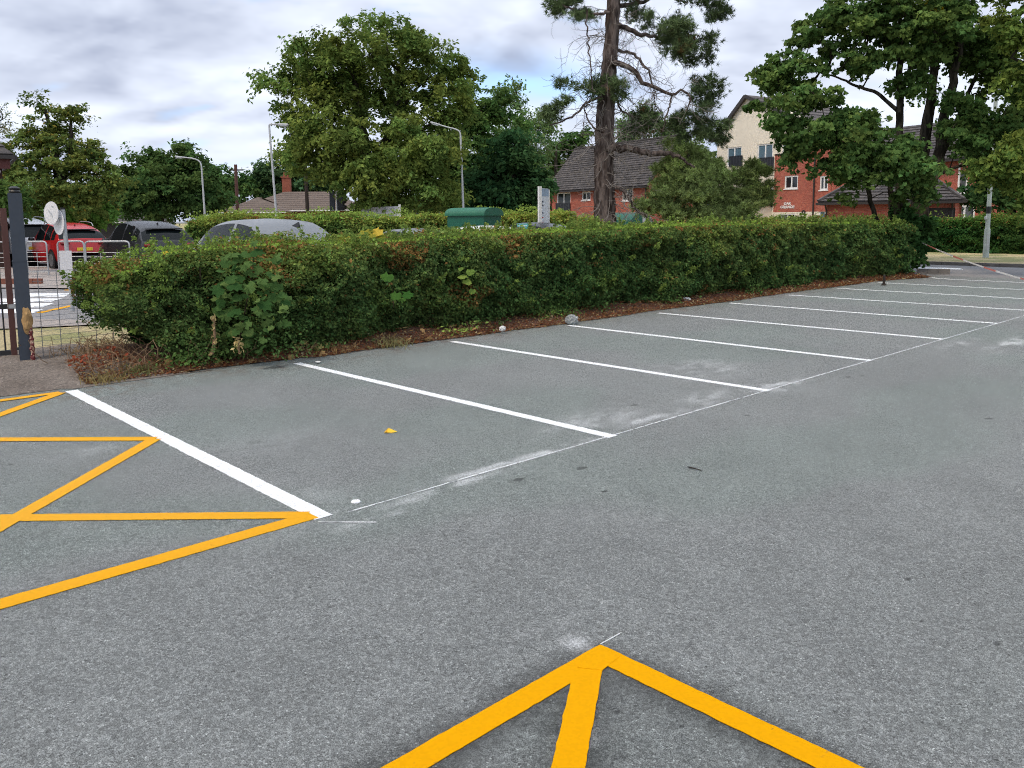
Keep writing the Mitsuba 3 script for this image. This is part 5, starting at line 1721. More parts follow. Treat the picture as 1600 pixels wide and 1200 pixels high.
ov = .38
roof_plane(k, cp_(-ov, -ov, Ec - .1), cp_(Lc + ov, -ov, Ec - .1), cp_(Lc - Dc * .42, Dc / 2, Rc), cp_(Dc * .42, Dc / 2, Rc), 12, lift=.055, tilew=.32, seed=9)
roof_plane(k, cp_(Lc + ov, -ov, Ec - .1), cp_(Lc + ov, Dc + ov, Ec - .1), cp_(Lc - Dc * .42, Dc / 2, Rc), cp_(Lc - Dc * .42 - .01, Dc / 2 - .01, Rc), 12, lift=.055, tilew=.32, seed=10)
roof_plane(k, cp_(-ov, Dc + ov, Ec - .1), cp_(-ov, -ov, Ec - .1), cp_(Dc * .42, Dc / 2, Rc), cp_(Dc * .42 + .01, Dc / 2 + .01, Rc), 12, lift=.055, tilew=.32, seed=11)
roof_plane(k, cp_(Lc + ov, Dc + ov, Ec - .1), cp_(-ov, Dc + ov, Ec - .1), cp_(Dc * .42, Dc / 2, Rc), cp_(Lc - Dc * .42, Dc / 2, Rc), 5)
part(k, 'ridge', beam(cp_(Dc * .42, Dc / 2, Rc + .03), cp_(Lc - Dc * .42, Dc / 2, Rc + .03), .22, .1), 'roof_tile')
for a, b in (((-ov, -ov), (Dc * .42, Dc / 2)), ((Lc + ov, -ov), (Lc - Dc * .42, Dc / 2))):
    part(k, 'hip_ridge', beam(cp_(*a, Ec - .03), cp_(*b, Rc + .05), .18, .09), 'roof_tile')
part(k, 'gutter', beam(cp_(-ov, -ov - .06, Ec - .2), cp_(Lc + ov, -ov - .06, Ec - .2), .12, .12), 'fascia')
part(k, 'gutter', beam(cp_(-ov - .06, -ov, Ec - .2), cp_(-ov - .06, Dc + ov, Ec - .2), .12, .12), 'fascia')
for x in (0.0, Lc - .1):
    part(k, 'downpipe', tube([cp_(x, -ov - .02, Ec - .25), cp_(x, -.08, Ec - .55), cp_(x, -.08, 0)], .045, 8), 'fascia')

# --- bungalow in the distance, corner of the house at the left edge, far roof
def hip_house(label, px, d, L_, D_, ez, rz, ang, wallm, roofm, chim=None, win=True, n=8, hip=.45):
    k = thing('bungalow', label, 'house')
    c = at(px, 340, d)[:2]
    ax = np.array([math.cos(ang), math.sin(ang)]); ay = np.array([-ax[1], ax[0]])

    def q(x, y, z):
        a = c + ax * x + ay * y
        return np.array([a[0], a[1], z])
    w = Wall(k, q(-L_ / 2, 0, 0)[:2], ax, ay, wallm)
    hs = [(L_ * .12, 1.0, L_ * .12 + 1.6, 2.2), (L_ * .55, 1.0, L_ * .55 + 1.6, 2.2)] if win else []
    w.solid([(0, 0), (L_, 0), (L_, ez), (0, ez)], hs)
    for h in hs:
        w.window(*h, n=3)
    for x in (-L_ / 2 + .1, L_ / 2 - .1):
        part(k, 'end_wall', box(q(x, D_ / 2, ez / 2), (.2, D_ - .52, ez), ang), wallm)
    part(k, 'back_wall', box(q(0, D_ - .1, ez / 2), (L_, .2, ez), ang), wallm)
    o, hh_ = .4, D_ * hip
    E = [q(-L_ / 2 - o, -o, ez), q(L_ / 2 + o, -o, ez), q(L_ / 2 + o, D_ + o, ez), q(-L_ / 2 - o, D_ + o, ez)]
    r0, r1 = q(-L_ / 2 + hh_, D_ / 2, rz), q(L_ / 2 - hh_, D_ / 2, rz)
    roof_plane(k, E[0], E[1], r1, r0, n, roofm, lift=.03)
    roof_plane(k, E[1], E[2], r1, r1 + [.01, .01, 0], n, roofm, lift=.03)
    roof_plane(k, E[3], E[0], r0, r0 + [.01, .01, 0], n, roofm, lift=.03)
    roof_plane(k, E[2], E[3], r0, r1, n // 2, roofm, lift=.03)
    part(k, 'gutter', beam(E[0] + [0, 0, -.08], E[1] + [0, 0, -.08], .12, .12), 'upvc')
    if chim is not None:
        b = q(*chim, rz + .45)
        part(k, 'chimney', box(b, (.75, .75, 1.9), ang), 'old_brick')
        part(k, 'chimney', box(b + [0, 0, .99], (.9, .9, .14), ang), 'old_brick')
        for dx in (-.18, .18):
            part(k, 'chimney_pot', tube([b + [dx, 0, 1.06], b + [dx, 0, 1.45]], [.13, .10], 10), 'old_brick')
    return k


hip_house('brown roofed brick bungalow with red chimney behind the rear hedge', 468, 78, 11.5, 8.0, 2.75, 4.55, .06, 'old_brick', 'roof_brown', (-2.0, 4.5), n=9)
hip_house('low grey roofed bungalow at the left of the brown one', 396, 74, 5.0, 6.0, 2.55, 3.9, .1, 'old_brick', 'roof_brown', None, n=7)
hip_house('grey roof of a distant house showing above the black car', 186, 66, 5.2, 7.0, 1.75, 3.1, .25, 'fascia', 'roof_tile', None, False, n=8)

k = thing('brick_house', 'corner of a house with grey tiled roof and dark red fascia at the left edge', 'house')
d = 30.0
cpt = at(27, 330, d)[:2]
ax = np.array([-.83, -.56]); ay = np.array([-.56, .83])
ez, rz = at(30, 242, d)[2], at(0, 170, d)[2]


def lq(x, y, z):
    a = cpt + ax * x + ay * y
    return np.array([a[0], a[1], z])


lw = Wall(k, lq(.35, .35, 0)[:2], ax, ay, 'dark_brick')
lw.solid([(0, 0), (8, 0), (8, ez - .3), (0, ez - .3)], [(2.0, 2.6, 3.4, 3.8)])
lw.window(2.0, 2.6, 3.4, 3.8)
part(k, 'end_wall', box(lq(.45, 3.9, (ez - .3) / 2), (.2, 6.6, ez - .3), math.atan2(ax[1], ax[0])), 'dark_brick')
roof_plane(k, lq(0, 0, ez), lq(9, 0, ez), lq(9, 4, ez + 3.6), lq(3.2, 4, ez + 3.6), 13, lift=.06, seed=12)
roof_plane(k, lq(0, 8, ez), lq(0, 0, ez), lq(3.2, 4, ez + 3.6), lq(3.2, 4.01, ez + 3.6), 13, lift=.06, seed=13)
part(k, 'gutter', beam(lq(-.05, -.06, ez - .08), lq(9, -.06, ez - .08), .12, .13), 'fascia')
part(k, 'gutter', beam(lq(-.06, -.05, ez - .08), lq(-.06, 8, ez - .08), .12, .13), 'fascia')
part(k, 'fascia', box(lq(4.4, .1, ez - .32), (8.6, .05, .34), math.atan2(ax[1], ax[0])), 'red_fascia')
for x in (.55, 1.05):
    part(k, 'outside_light', trimesh.creation.icosphere(2, .13).apply_translation(lq(x, .05, ez - .6)), 'upvc', smooth=True)

# ------------------------------------------------------------------ rear hedges
def back_hedge(label, pts, d_list, ztop, thick, N, size, lo, hi, seed, shoots=0, zlo=0.1, brown=.05):
    rng = np.random.default_rng(seed)
    A = np.array([at(px, 350, d)[:2] for px, d in zip(pts, d_list)])
    seg = np.linalg.norm(np.diff(A, axis=0), axis=1); cum = np.concatenate([[0], np.cumsum(seg)])
    zt = np.asarray(ztop, float)

    def along(u):
        x = np.interp(u, cum, A[:, 0]); y = np.interp(u, cum, A[:, 1])
        h = np.interp(u, cum, zt)
        return np.c_[x, y], h
    dirn = (A[-1] - A[0]) / np.linalg.norm(A[-1] - A[0])
    nv = np.array([-dirn[1], dirn[0]])
    if nv[1] < 0:
        nv = -nv

    def fr(n):
        u = cum[-1] * rng.random(n)
        q, h = along(u)
        kind = rng.random(n)
        f = kind < .68
        z = np.where(f, zlo + (h - zlo) * rng.random(n), h + .05 * rng.normal(size=n))
        t = np.where(f, 0.06 * np.clip((z - h + .3) / .3, 0, 1) ** 2 * 3, thick * rng.random(n))
        e = kind > .93
        pos = np.zeros((n, 3)); nrm = np.zeros((n, 3))
        uu = np.where(e, np.where(rng.random(n) < .5, 0, cum[-1]), u)
        q2, h2 = along(uu)
        q = np.where(e[:, None], q2, q)
        t = np.where(e, thick * rng.random(n), t)
        z = np.where(e, zlo + (h2 - zlo) * rng.random(n), z)
        pos[:, :2] = q + nv * t[:, None]
        pos[:, 2] = z
        nrm[:, :2] = np.where(f[:, None], -nv, 0)
        nrm[:, 2] = np.where(f, 0, 1)
        top = np.where(f, np.clip((z - h + .5) / .5, 0, 1), 1.0)
        return pos, nrm, top
    k = thing('hedge', label, 'hedge')
    sets = [hedge_mesh(rng, fr, N, lambda p: size, lo, hi, .35, brown)[0]]
    if shoots:
        u = cum[-1] * rng.random(shoots)
        q, h = along(u)
        grp = meshkit.noise(np.c_[u * 2.2, u * 0, u * 0], seed)
        z = h + .05 + np.clip(grp - .3, 0, 1) * .55 * rng.random(shoots)
        pos = np.c_[q + nv * (thick * rng.random(shoots))[:, None], z]
        sets.append(leaves(QUAD, pos, rng.normal(size=(shoots, 3)), np.full(shoots, size * .9), np.array([.13, .15, .035]) * (.7 + .6 * rng.random((shoots, 1))), rng))
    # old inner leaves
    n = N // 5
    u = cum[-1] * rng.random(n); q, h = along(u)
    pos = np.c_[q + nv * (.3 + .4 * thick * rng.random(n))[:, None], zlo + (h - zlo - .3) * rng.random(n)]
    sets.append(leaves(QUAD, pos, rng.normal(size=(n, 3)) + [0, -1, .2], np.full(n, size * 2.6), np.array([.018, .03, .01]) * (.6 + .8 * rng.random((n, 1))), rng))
    m, c = join(sets)
    part(k, 'leaves', m, 'leaf', color=c, stuff=True)
    ms = []
    for i in range(60):
        u = cum[-1] * rng.random(); q, h = along(np.array([u]))
        a = np.array([*(q[0] + nv * thick * .5), 0]); b = a + [rng.normal() * .2, rng.normal() * .2, float(h[0]) * .8]
        ms.append(tube([a, (a + b) / 2 + rng.normal(size=3) * .08, b], [.03, .02, .008], 5, cap=False))
    part(k, 'stems', cat(ms), 'hedge_wood', stuff=True)


back_hedge('yellow-green topped rear hedge behind the parked cars', [288, 340, 500, 700, 895], [36, 35, 34, 33.5, 33], [1.72, 1.86, 1.86, 1.84, 1.92], 1.4, 62000, .105, (.040, .058, .018), (.135, .150, .036), 31, 2600, .1, .03)
back_hedge('dark clipped hedge behind the grass verge on the right', [1425, 1500, 1600, 1760], [38.5, 37.2, 35.4, 32.6], [1.64, 1.60, 1.62, 1.7], 1.5, 52000, .10, (.020, .040, .013), (.055, .085, .02), 33, 300, .1, .0)
back_hedge('low reddish green hedge at the far right end of the long hedge', [1120, 1190, 1290, 1405], [31, 30, 29, 28], [1.50, 1.60, 1.62, 1.60], 1.2, 20000, .085, (.045, .062, .02), (.10, .12, .03), 35, 300, .1, .10)
back_hedge('shrubby light green hedge in front of the red brick wing', [855, 900, 955, 1000], [46, 45, 45, 46], [1.62, 1.75, 1.65, 1.5], 1.3, 20000, .11, (.05, .075, .02), (.15, .17, .035), 37, 900, .1, .05)

# ------------------------------------------------------------------ trees
def lim(px, d, wob=0.0):
    return [at(x, y, d + dd) for x, y, dd in [(q + (0,))[:3] for q in px]]


# the big round lime
d = 46
tree('broadleaf_tree', 'big round-crowned green tree in the middle left of the skyline', 'tree',
     [(lim([(585, 345), (583, 300), (572, 240), (562, 180), (556, 130)], d), [.50, .42, .32, .24, .14]),
      (lim([(584, 300), (600, 230), (622, 175), (628, 120)], d + .3), [.30, .26, .20, .10]),
      (lim([(583, 290), (545, 235), (515, 190)], d - .3), [.26, .2, .1]),
      (lim([(620, 180, 0), (645, 145, .3)], d + .3), [.16, .06])],
     [blob(565, 85, d, 105, 52), blob(470, 140, d, 62, 52, -.5), blob(668, 130, d, 62, 68, .3), blob(505, 215, d, 70, 52, -1), blob(540, 250, d, 40, 40, 0), blob(610, 240, d, 95, 62, -1.5), blob(580, 283, d, 62, 46, -1.5), blob(640, 300, d, 70, 35, -1), blob(475, 240, d, 34, 36, 0), blob(560, 150, d, 80, 40, .6), blob(650, 70, d, 45, 30, .2), blob(690, 200, d, 38, 60, 0)],
     520, 190, .66, .215, (.082, .094, .026), 101, tpl=QUAD, bias=2.8, cvar=.45, gap=.14, flat=1.05, r_end=.016)
# trees to the right of it
d = 56
tree('broadleaf_tree', 'dark green tree right of the big round tree behind the lamp', 'tree', [(lim([(760, 345), (757, 250), (750, 160)], d), [.42, .3, .1])],
     [blob(735, 170, d, 42, 52), blob(775, 205, d, 45, 60), blob(745, 260, d, 62, 60, -1), blob(790, 290, d, 55, 45, -1), blob(725, 300, d, 45, 35)], 260, 150, .80, .27, (.048, .070, .022), 102, cvar=.35, bias=2.6)
tree('silver_birch', 'feathery pale birch tree behind the dark trees left of the pine', 'tree', [(lim([(835, 345), (826, 240), (800, 120)], 88), [.26, .18, .05])],
     [blob(790, 150, 88, 28, 42), blob(810, 200, 88, 38, 48), blob(828, 240, 88, 36, 45), blob(850, 288, 88, 30, 40), blob(845, 195, 88, 20, 24)], 210, 70, 1.0, .30, (.085, .105, .045), 103, cvar=.3, bias=1.8, flat=1.2, upw=.1)
tree('dark_tree', 'very dark dense tree standing left of the notice board', 'tree', [(lim([(800, 350), (800, 280), (798, 220)], 50), [.3, .22, .08])],
     [blob(800, 280, 50, 55, 42), blob(770, 300, 50, 45, 32), blob(815, 300, 50, 28, 36), blob(800, 240, 50, 30, 30)], 170, 120, .8, .28, (.022, .042, .018), 104, cvar=.3, bias=2.4)
tree('broadleaf_tree', 'mid green tree behind the left end of the brick wing roof', 'tree', [(lim([(868, 350), (868, 280), (870, 225)], 92), [.3, .22, .08])],
     [blob(862, 262, 95, 34, 36), blob(885, 238, 95, 30, 30), blob(840, 300, 95, 34, 36), blob(900, 222, 95, 24, 20)], 130, 100, 1.1, .42, (.046, .07, .022), 105, cvar=.3)
tree('silver_birch', 'thin pale birches behind the brick wing roof right of the pine trunk', 'tree', [(lim([(1010, 345), (1008, 240), (1000, 180)], 98), [.2, .14, .04]), (lim([(1060, 345), (1058, 240), (1052, 190)], 98), [.2, .14, .04])],
     [blob(985, 210, 98, 26, 30), blob(1020, 205, 98, 26, 32), blob(1055, 215, 98, 25, 30), blob(960, 225, 98, 22, 22), blob(1005, 185, 98, 26, 20), blob(1085, 235, 98, 20, 28)], 170, 64, 1.0, .34, (.075, .095, .04), 106, cvar=.3, bias=1.8, flat=1.2, upw=.1)
# left group
d = 42
tree('broadleaf_tree', 'open-crowned olive green tree at the left behind the house corner', 'tree',
     [(lim([(92, 350), (92, 290), (82, 220), (68, 165)], d), [.30, .24, .14, .04]), (lim([(92, 290), (112, 220), (108, 165)], d), [.16, .1, .03])],
     [blob(62, 180, d, 22, 28), blob(108, 185, d, 20, 25), blob(45, 225, d, 38, 38), blob(100, 235, d, 48, 32), blob(70, 280, d, 68, 45, -.5), blob(135, 270, d, 42, 38), blob(20, 285, d, 35, 45), blob(165, 285, d, 30, 34), blob(148, 235, d, 16, 20), blob(40, 310, d, 50, 34), blob(120, 315, d, 50, 30), blob(15, 250, d, 24, 22), blob(85, 205, d, 24, 24)], 420, 110, .46, .17, (.080, .088, .026), 107, gap=.3, cvar=.35, bias=2.0, warm=(.20, .13, .03), warmf=.04)
tree('birch_twigs', 'almost leafless light twiggy treetop at the far left edge', 'tree', [(lim([(-30, 340), (-20, 260), (-5, 190)], 50), [.2, .12, .03])], [blob(-5, 200, 50, 22, 40), blob(5, 180, 50, 10, 18)], 70, 14, .5, .14, (.12, .11, .07), 120, bias=1.5, r_end=.012)
tree('dark_tree', 'dense dark green tree left of the first street lamp', 'tree', [(lim([(248, 345), (250, 290), (255, 245)], 58), [.35, .26, .1])],
     [blob(235, 265, 58, 42, 32), blob(285, 262, 58, 38, 36), blob(255, 300, 58, 70, 38, -1), blob(315, 300, 58, 34, 34), blob(200, 300, 58, 34, 30)], 300, 150, .78, .26, (.040, .058, .020), 108, cvar=.4, bias=2.6)
tree('broadleaf_tree', 'small rounded green tree between the first lamp and the brown pole', 'tree', [(lim([(340, 345), (340, 300), (338, 262)], 94), [.3, .2, .06])],
     [blob(338, 282, 94, 26, 30), blob(365, 295, 94, 28, 28), blob(390, 300, 94, 24, 30), blob(335, 312, 94, 30, 24)], 130, 100, .95, .42, (.045, .068, .024), 109, cvar=.3)
tree('broadleaf_tree', 'blue-green tree behind the bungalow chimney', 'tree', [(lim([(435, 345), (435, 300), (434, 258)], 96), [.4, .3, .1])],
     [blob(432, 268, 96, 32, 28), blob(455, 285, 96, 36, 32), blob(495, 290, 96, 34, 30), blob(420, 295, 96, 26, 26)], 170, 90, 1.2, .46, (.040, .062, .030), 110, cvar=.3)
tree('shrub', 'light green rounded shrub between the white car and the grey roof', 'shrub', [(lim([(165, 350), (163, 330)], 44), [.08, .04])], [blob(152, 335, 44, 26, 16), blob(140, 325, 44, 16, 12), blob(110, 340, 44, 22, 14)], 60, 90, .45, .2, (.085, .125, .03), 111)
for i, (x, y, d, w, h, c, lab) in enumerate(((30, 330, 48, 60, 40, (.05, .075, .02), 'dark green bush mass below the house corner at the left edge'), (150, 320, 75, 60, 30, (.036, .055, .02), 'far dark tree between the olive tree and the grey roof'),
                                         (690, 310, 72, 60, 45, (.04, .062, .02), 'far green tree behind the second traffic light'), (935, 290, 110, 60, 50, (.045, .066, .025), 'distant green tree behind the ridge of the brick wing'), (1075, 290, 104, 45, 60, (.05, .07, .028), 'distant tree between the brick wing and the cream gable'))):
    tree('background_tree', lab, 'tree', [(lim([(x, 350), (x, y)], d), [.25, .1])], [blob(x, y, d, w, h), blob(x - w * .5, y + 10, d, w * .6, h * .7), blob(x + w * .5, y + 8, d, w * .6, h * .7)], 110, 90, 1.0, .40 * d / 75, c, 130 + i, cvar=.3)

tree('shrub', 'dark green shrub in front of the house corner at the left edge', 'shrub', [(lim([(4, 345), (4, 310)], 27), [.06, .02])], [blob(2, 300, 27, 26, 34), blob(-25, 290, 27, 25, 40), blob(20, 325, 27, 16, 20)], 60, 100, .36, .14, (.045, .065, .02), 141)
# --- the pine
d = 24.0
rng = np.random.default_rng(55)
k = thing('pine_tree', 'tall old pine with thick bare trunk and sparse dark tufted branches', 'tree')
tr = smooth_line(np.c_[np.array(lim([(947, 372), (945, 330), (943, 270), (945, 200), (949, 130), (955, 60), (958, 0), (962, -90), (964, -190)], d)), [.30, .30, .272, .26, .225, .195, .18, .13, .05]], 60)
tr0 = tr[0].copy(); tr0[2] = 0; tr0[3] = .36
tr = np.vstack([tr0, tr])
tr[1:, 0] += .012 * rng.normal(size=60)
part(k, 'trunk', tube(tr[:, :3], tr[:, 3], 22, True, .16, rng), 'pine_bark', smooth=50)
limbs = [([(955, 98), (975, 100), (992, 114), (1010, 134), (1030, 138), (1050, 148), (1064, 141), (1078, 152), (1072, 174)], .085, .02, -.3), ([(958, 78), (985, 84), (1005, 100), (1018, 122), (1022, 135)], .05, .02, .2),
         ([(952, 32), (985, 46), (1010, 55), (1032, 60), (1060, 70)], .085, .03, .3), ([(948, 232), (975, 232), (1005, 238), (1030, 240), (1045, 238)], .12, .07, -.2), ([(940, 150), (915, 162), (898, 180), (872, 192), (858, 196)], .04, .02, -.5),
         ([(958, 10), (995, 5), (1030, -5), (1075, 5)], .07, .02, .3), ([(952, 20), (925, 22), (895, 15), (875, 5)], .05, .02, -.3), ([(917, 15), (919, 70), (923, 110), (926, 140)], .022, .018, -.8),
         ([(1050, 149), (1043, 175), (1036, 206)], .03, .015, -.3), ([(1022, 135), (1022, 160), (1035, 175)], .022, .01, -.2), ([(962, 292), (975, 300), (992, 325), (1020, 344)], .04, .02, -.6), ([(945, 205), (928, 200), (915, 170), (921, 150)], .03, .012, -.5),
         ([(1045, 238), (1060, 246), (1085, 262)], .06, .03, -.2), ([(955, 140), (985, 180), (1030, 190), (1075, 200)], .03, .015, .4), ([(960, -60), (920, -50), (890, -40)], .05, .02, 0), ([(962, -100), (1000, -90), (1040, -60)], .05, .02, .2)]
ends = []
for px, r0, r1, dd in limbs:
    L_ = smooth_line(lim(px, d + dd), 18)
    L_[1:-1] += .02 * rng.normal(size=(16, 3))
    part(k, 'limb', tube(L_, np.linspace(r0, r1, 18), 9, True, .12, rng), 'pine_bark', smooth=50)
    ends.append(L_)
# dead, drooping twigs
ms = []


def twig(o, dirv, L, r, depth=0):
    n = 7
    pts = [o]
    v = dirv / np.linalg.norm(dirv)
    for i in range(n):
        v = v + rng.normal(size=3) * .20 + np.array([0, 0, -.06 + .16 * (i > 3)])
        v /= np.linalg.norm(v)
        pts.append(pts[-1] + v * L / n)
    ms.append(tube(pts, np.linspace(r, .003, n + 1), 4, cap=False))
    if depth < 2:
        for q in range(3 if depth == 0 else 2):
            i = rng.integers(2, n)
            twig(pts[i], v + rng.normal(size=3) * .9, L * .55, r * .6, depth + 1)


for i in range(150):
    if i < 66:
        f = tr[rng.integers(8, 40)]
        o = f[:3]
        a = rng.uniform(0, 2 * math.pi)
        twig(o, np.array([math.cos(a) * 1.2, math.sin(a) * .7, rng.uniform(-.5, .3)]), rng.uniform(.6, 1.7), rng.uniform(.009, .016))
    else:
        e = ends[rng.choice([0, 1, 2, 3, 10, 13])]
        o = e[rng.integers(4, 17)]
        twig(o, np.array([rng.normal() * .8, rng.normal() * .6, rng.uniform(-.9, .3)]), rng.uniform(.5, 1.2), rng.uniform(.008, .013))
for i in range(26):     # pale vines and broken twigs hanging on the trunk
    f = tr[rng.integers(4, 30)]
    a = rng.uniform(-2.6, -.5)
    o = f[:3] + np.array([math.cos(a), math.sin(a), 0]) * f[3]
    twig(o, np.array([math.cos(a) * .4 + rng.normal() * .3, -.3, rng.uniform(-1.4, .8)]), rng.uniform(.4, 1.1), .012, 1)
part(k, 'dead_twigs', cat(ms), 'dead_twig')


def pads(rng, lst, d, dens, base, brown=.12):
    P_, A_, C_ = [], [], []
    for (x, y, w, h, dd) in lst:
        c, r = blob(x, y, d, w, h, dd)
        n = int(dens * r[0] * max(r[2], .25) * 2.2)
        # small sub-clumps in a pad give it a tufted edge
        m = max(4, n // 26)
        u = rng.normal(size=(m, 3)); u /= np.linalg.norm(u, axis=1, keepdims=True)
        sc = c + u * rng.random((m, 1)) ** .45 * r
        kk = rng.integers(0, m, n)
        pos = sc[kk] + rng.normal(size=(n, 3)) * np.array([.11, .11, .075])
        ax = (sc[kk] - c) / r * .5 + (pos - sc[kk]) * 4 + np.array([0, 0, .45])
        ax /= np.linalg.norm(ax, axis=1, keepdims=True)
        t = (rng.random(m)[kk])[:, None]
        col = np.array(base)[None] * np.array([2.2, 2.4, 2.2]) * (.65 + .75 * t)
        br = (meshkit.noise(pos * 1.9, 12) > .86 - brown) & (rng.random(n) < .5)
        col[br] = [.12, .075, .03]
        P_.append(pos); A_.append(ax); C_.append(col)
    return np.vstack(P_), np.vstack(A_), np.vstack(C_)


pl_ = [(880, 8, 34, 16, -.3), (905, 22, 26, 12, -.4), (870, -12, 40, 18, .2), (1005, -22, 45, 18, .2), (1032, 35, 34, 14, .2), (1062, 42, 36, 14, -.2), (1045, 60, 40, 14, 0),
       (1085, 60, 32, 12, .2), (1060, 78, 44, 13, -.3), (1095, 85, 26, 11, 0), (1118, 10, 20, 22, 0), (1095, -8, 36, 14, .3), (1122, 30, 14, 10, 0), (990, 30, 18, 12, .4), (874, 165, 22, 15, -.5), (868, 180, 15, 9, -.5),
       (935, 138, 26, 12, -.7), (962, 128, 22, 11, -.6), (972, 148, 10, 10, -.6), (880, 130, 10, 6, -.5), (1105, 132, 26, 14, .2), (1118, 148, 16, 12, .2), (1090, 145, 14, 8, 0), (1100, 166, 18, 9, .1), (1008, 178, 14, 9, 0), (1020, 180, 10, 6, .3), 
       (1075, 185, 30, 10, .2), (1105, 192, 30, 13, .2), (1060, 195, 22, 12, .1), (1118, 212, 22, 12, .3), (1088, 210, 30, 12, .3), (1003, 200, 18, 9, .2),
       (960, -110, 90, 30, 0), (900, -60, 60, 20, .2), (1040, -70, 60, 20, -.2), (962, -180, 50, 30, 0), (1000, -140, 50, 24, .5), (915, -140, 50, 24, -.5)]
pp, aa, cc = pads(rng, pl_, d, 560, (.047, .062, .030), .02)
v, f, c = needles(rng, pp, aa, 15, .125, .019, cc)
part(k, 'needles', (v, f), 'needle', color=c)

# --- bushy conifer to its right
d = 26.5
rng = np.random.default_rng(56)
k = thing('spreading_conifer', 'bushy olive-green conifer with dense tufted clumps right of the pine', 'tree')
part(k, 'trunk', tube(np.array(lim([(1095, 385), (1092, 330), (1085, 280), (1075, 240)], d)), [.2, .16, .1, .04], 10), 'pine_bark', smooth=50)
for px in ([(1092, 325), (1060, 300), (1030, 285)], [(1090, 310), (1130, 290), (1165, 280)], [(1092, 335), (1050, 330), (1015, 325)], [(1092, 330), (1140, 325), (1180, 310)], [(1085, 285), (1060, 262), (1045, 250)]):
    part(k, 'limb', tube(smooth_line(lim(px, d), 8), np.linspace(.07, .02, 8), 6), 'pine_bark', smooth=50)
cl_ = [(1052, 232, 24, 12, 0), (1078, 242, 30, 15, .3), (1040, 252, 26, 14, -.2), (1072, 262, 34, 16, -.3), (1105, 256, 30, 16, .2), (1050, 280, 36, 17, -.4), (1090, 284, 36, 17, -.5), (1128, 278, 30, 16, 0), (1155, 280, 24, 14, .2), (1040, 302, 30, 14, -.3),
       (1075, 308, 40, 16, -.6), (1118, 306, 36, 16, -.4), (1150, 304, 26, 14, 0), (1186, 290, 22, 18, .2), (1195, 305, 16, 12, .2), (1190, 270, 14, 12, .3), (1178, 258, 9, 8, .3), (1015, 320, 20, 7, -.4), (1035, 330, 30, 9, -.5), (1070, 334, 30, 12, -.5), (1108, 334, 34, 14, -.4), (1145, 326, 30, 14, -.2), (1170, 318, 24, 12, 0), (1120, 350, 36, 10, -.3), (1160, 340, 22, 10, 0), (1000, 322, 12, 5, -.4)]
pp, aa, cc = pads(rng, cl_, d, 950, (.135, .158, .062), .0)
v, f, c = needles(rng, pp, aa, 15, .125, .023, cc)
part(k, 'needles', (v, f), 'needle', color=c)

# --- multi-stemmed sycamore at the right
d = 26.0


def extra_syc(rng):
    c = np.array([blob(x, y, d, 1, 1)[0] for x, y in ((1462, 4), (1455, -2), (1470, 2), (1466, 10), (1480, -4))])
    return [crown_leaves(rng, c, 40, .22, .15, (.42, .22, .01), MAPLE6, .8)]


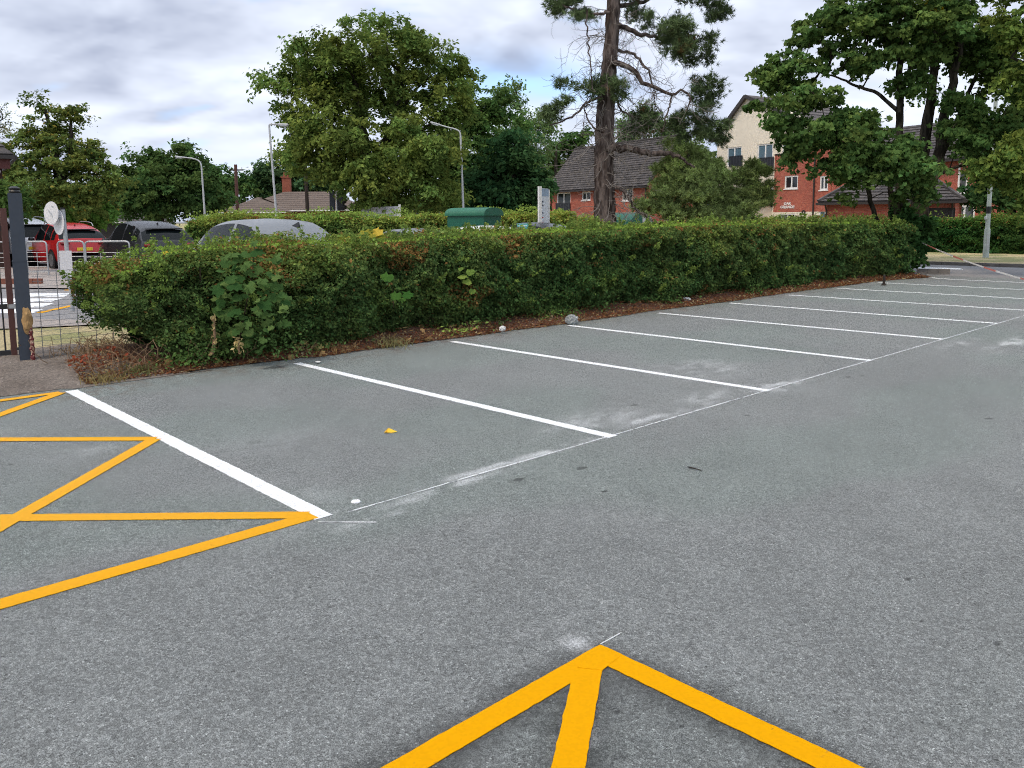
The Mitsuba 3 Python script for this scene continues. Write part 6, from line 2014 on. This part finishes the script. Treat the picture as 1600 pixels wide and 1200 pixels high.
tree('sycamore_tree', 'large multi-stemmed dark green sycamore at the far end of the long hedge', 'tree',
     [(lim([(1438, 378), (1440, 330), (1452, 290), (1468, 240), (1474, 190), (1490, 120), (1505, 40), (1510, -60)], d), [.25, .21, .19, .17, .15, .12, .08, .04]),
      (lim([(1432, 370), (1436, 310), (1442, 250), (1448, 200), (1455, 140), (1462, 60), (1468, -60)], d + .4), [.22, .20, .17, .16, .13, .10, .05]),
      (lim([(1406, 365), (1405, 320), (1406, 260), (1406, 200), (1406, 140), (1407, 70), (1404, -40)], d - .3), [.17, .14, .12, .11, .10, .075, .03]),
      (lim([(1408, 140), (1418, 115), (1428, 90), (1440, 60)], d - .3), [.055, .045, .035, .02]),
      (lim([(1405, 175), (1388, 160), (1370, 145), (1345, 137), (1310, 122), (1270, 110)], d - .6), [.07, .06, .055, .045, .03, .015]),
      (lim([(1370, 345), (1362, 320), (1352, 285), (1330, 250), (1285, 225)], d - 1.0), [.075, .07, .06, .045, .02]),
      (lim([(1395, 350), (1392, 300), (1390, 240)], d), [.09, .08, .05]),
      (lim([(1468, 250), (1490, 200), (1515, 140), (1545, 70)], d + .5), [.10, .085, .06, .03]),
      (lim([(1450, 290), (1490, 262), (1530, 255)], d - .5), [.06, .05, .03])],
     [blob(1240, 110, d, 48, 28, -.5), blob(1215, 125, d, 28, 15, -.3), blob(1280, 60, d, 52, 26, -.3), blob(1330, 20, d, 75, 30, -.8), blob(1340, 90, d, 50, 18, -.8), blob(1265, 150, d, 55, 16, -1.2), blob(1222, 190, d, 40, 14, -1), blob(1190, 165, d, 18, 9, -.6), blob(1290, 210, d, 70, 22, -1.6), blob(1340, 190, d, 50, 22, -1.6),
      blob(1322, 258, d, 45, 20, -1.8), blob(1350, 255, d, 55, 26, -2.2), blob(1318, 300, d, 16, 7, -2), blob(1240, 245, d, 22, 8, -1.6), blob(1400, 235, d, 45, 30, -2.2), blob(1430, 255, d, 42, 35, -2), blob(1425, 300, d, 22, 16, -1.8),
      blob(1430, 40, d, 70, 55, -1), blob(1430, 30, d, 60, 60, 1.2), blob(1500, 60, d, 60, 60, .5), blob(1560, 90, d, 55, 60, 0), blob(1520, 170, d, 50, 35, -.8), blob(1560, 220, d, 55, 40, -.8), blob(1500, 225, d, 35, 22, -1.4), blob(1590, 160, d, 40, 60, .6), blob(1420, 130, d, 30, 16, -.6),
      blob(1400, -70, d, 140, 60, 0), blob(1520, -60, d, 110, 60, .5), blob(1450, -160, d, 110, 60, 0)],
     1000, 120, .40, .14, (.055, .076, .024), 201, tpl=MAPLE6, bias=2.0, flat=.42, cvar=.4, gap=.2, extra=extra_syc, r_end=.009)
# low growth round its foot
tree('shrub', 'dark leafy growth round the foot of the multi-stemmed sycamore', 'shrub', [(lim([(1425, 420), (1425, 380)], 25), [.05, .02])],
     [blob(1420, 375, 25, 28, 20), blob(1436, 350, 25, 16, 22), blob(1400, 355, 25, 26, 14), blob(1410, 330, 25.6, 14, 14), blob(1428, 400, 24.6, 12, 22)], 70, 100, .28, .13, (.034, .060, .020), 202, tpl=MAPLE6, flat=.8)
# lighter tree leaning in from the right
d = 22.5
tree('broadleaf_tree', 'lighter yellow-green tree leaning in at the right edge of the picture', 'tree',
     [(lim([(1690, 420), (1680, 300), (1660, 150), (1640, 0), (1630, -120)], d), [.3, .24, .18, .1, .05]), (lim([(1680, 280), (1640, 250), (1600, 240)], d), [.08, .06, .03]), (lim([(1665, 150), (1620, 110), (1580, 90)], d), [.08, .06, .03])],
     [blob(1580, 45, d, 35, 40), blob(1610, 120, d, 30, 45), blob(1590, 240, d, 34, 34), blob(1555, 262, d, 30, 24, .5), blob(1610, 310, d, 24, 30), blob(1660, 60, d, 60, 80), blob(1660, 220, d, 50, 70), blob(1640, -60, d, 80, 60), blob(1545, 20, d, 25, 25)],
     300, 120, .36, .14, (.085, .100, .026), 203, gap=.28, tpl=QUAD, bias=2.0, flat=.6, cvar=.3, r_end=.010)
tree('dark_tree', 'dark tree behind the lamp post above the right hedge', 'tree', [(lim([(1580, 380), (1580, 300), (1575, 240)], 44), [.25, .2, .08])],
     [blob(1555, 290, 44, 40, 42), blob(1600, 300, 44, 45, 48), blob(1590, 220, 44, 55, 50), blob(1640, 280, 44, 50, 60)], 190, 110, .75, .27, (.024, .042, .016), 204, cvar=.3, bias=2.4)
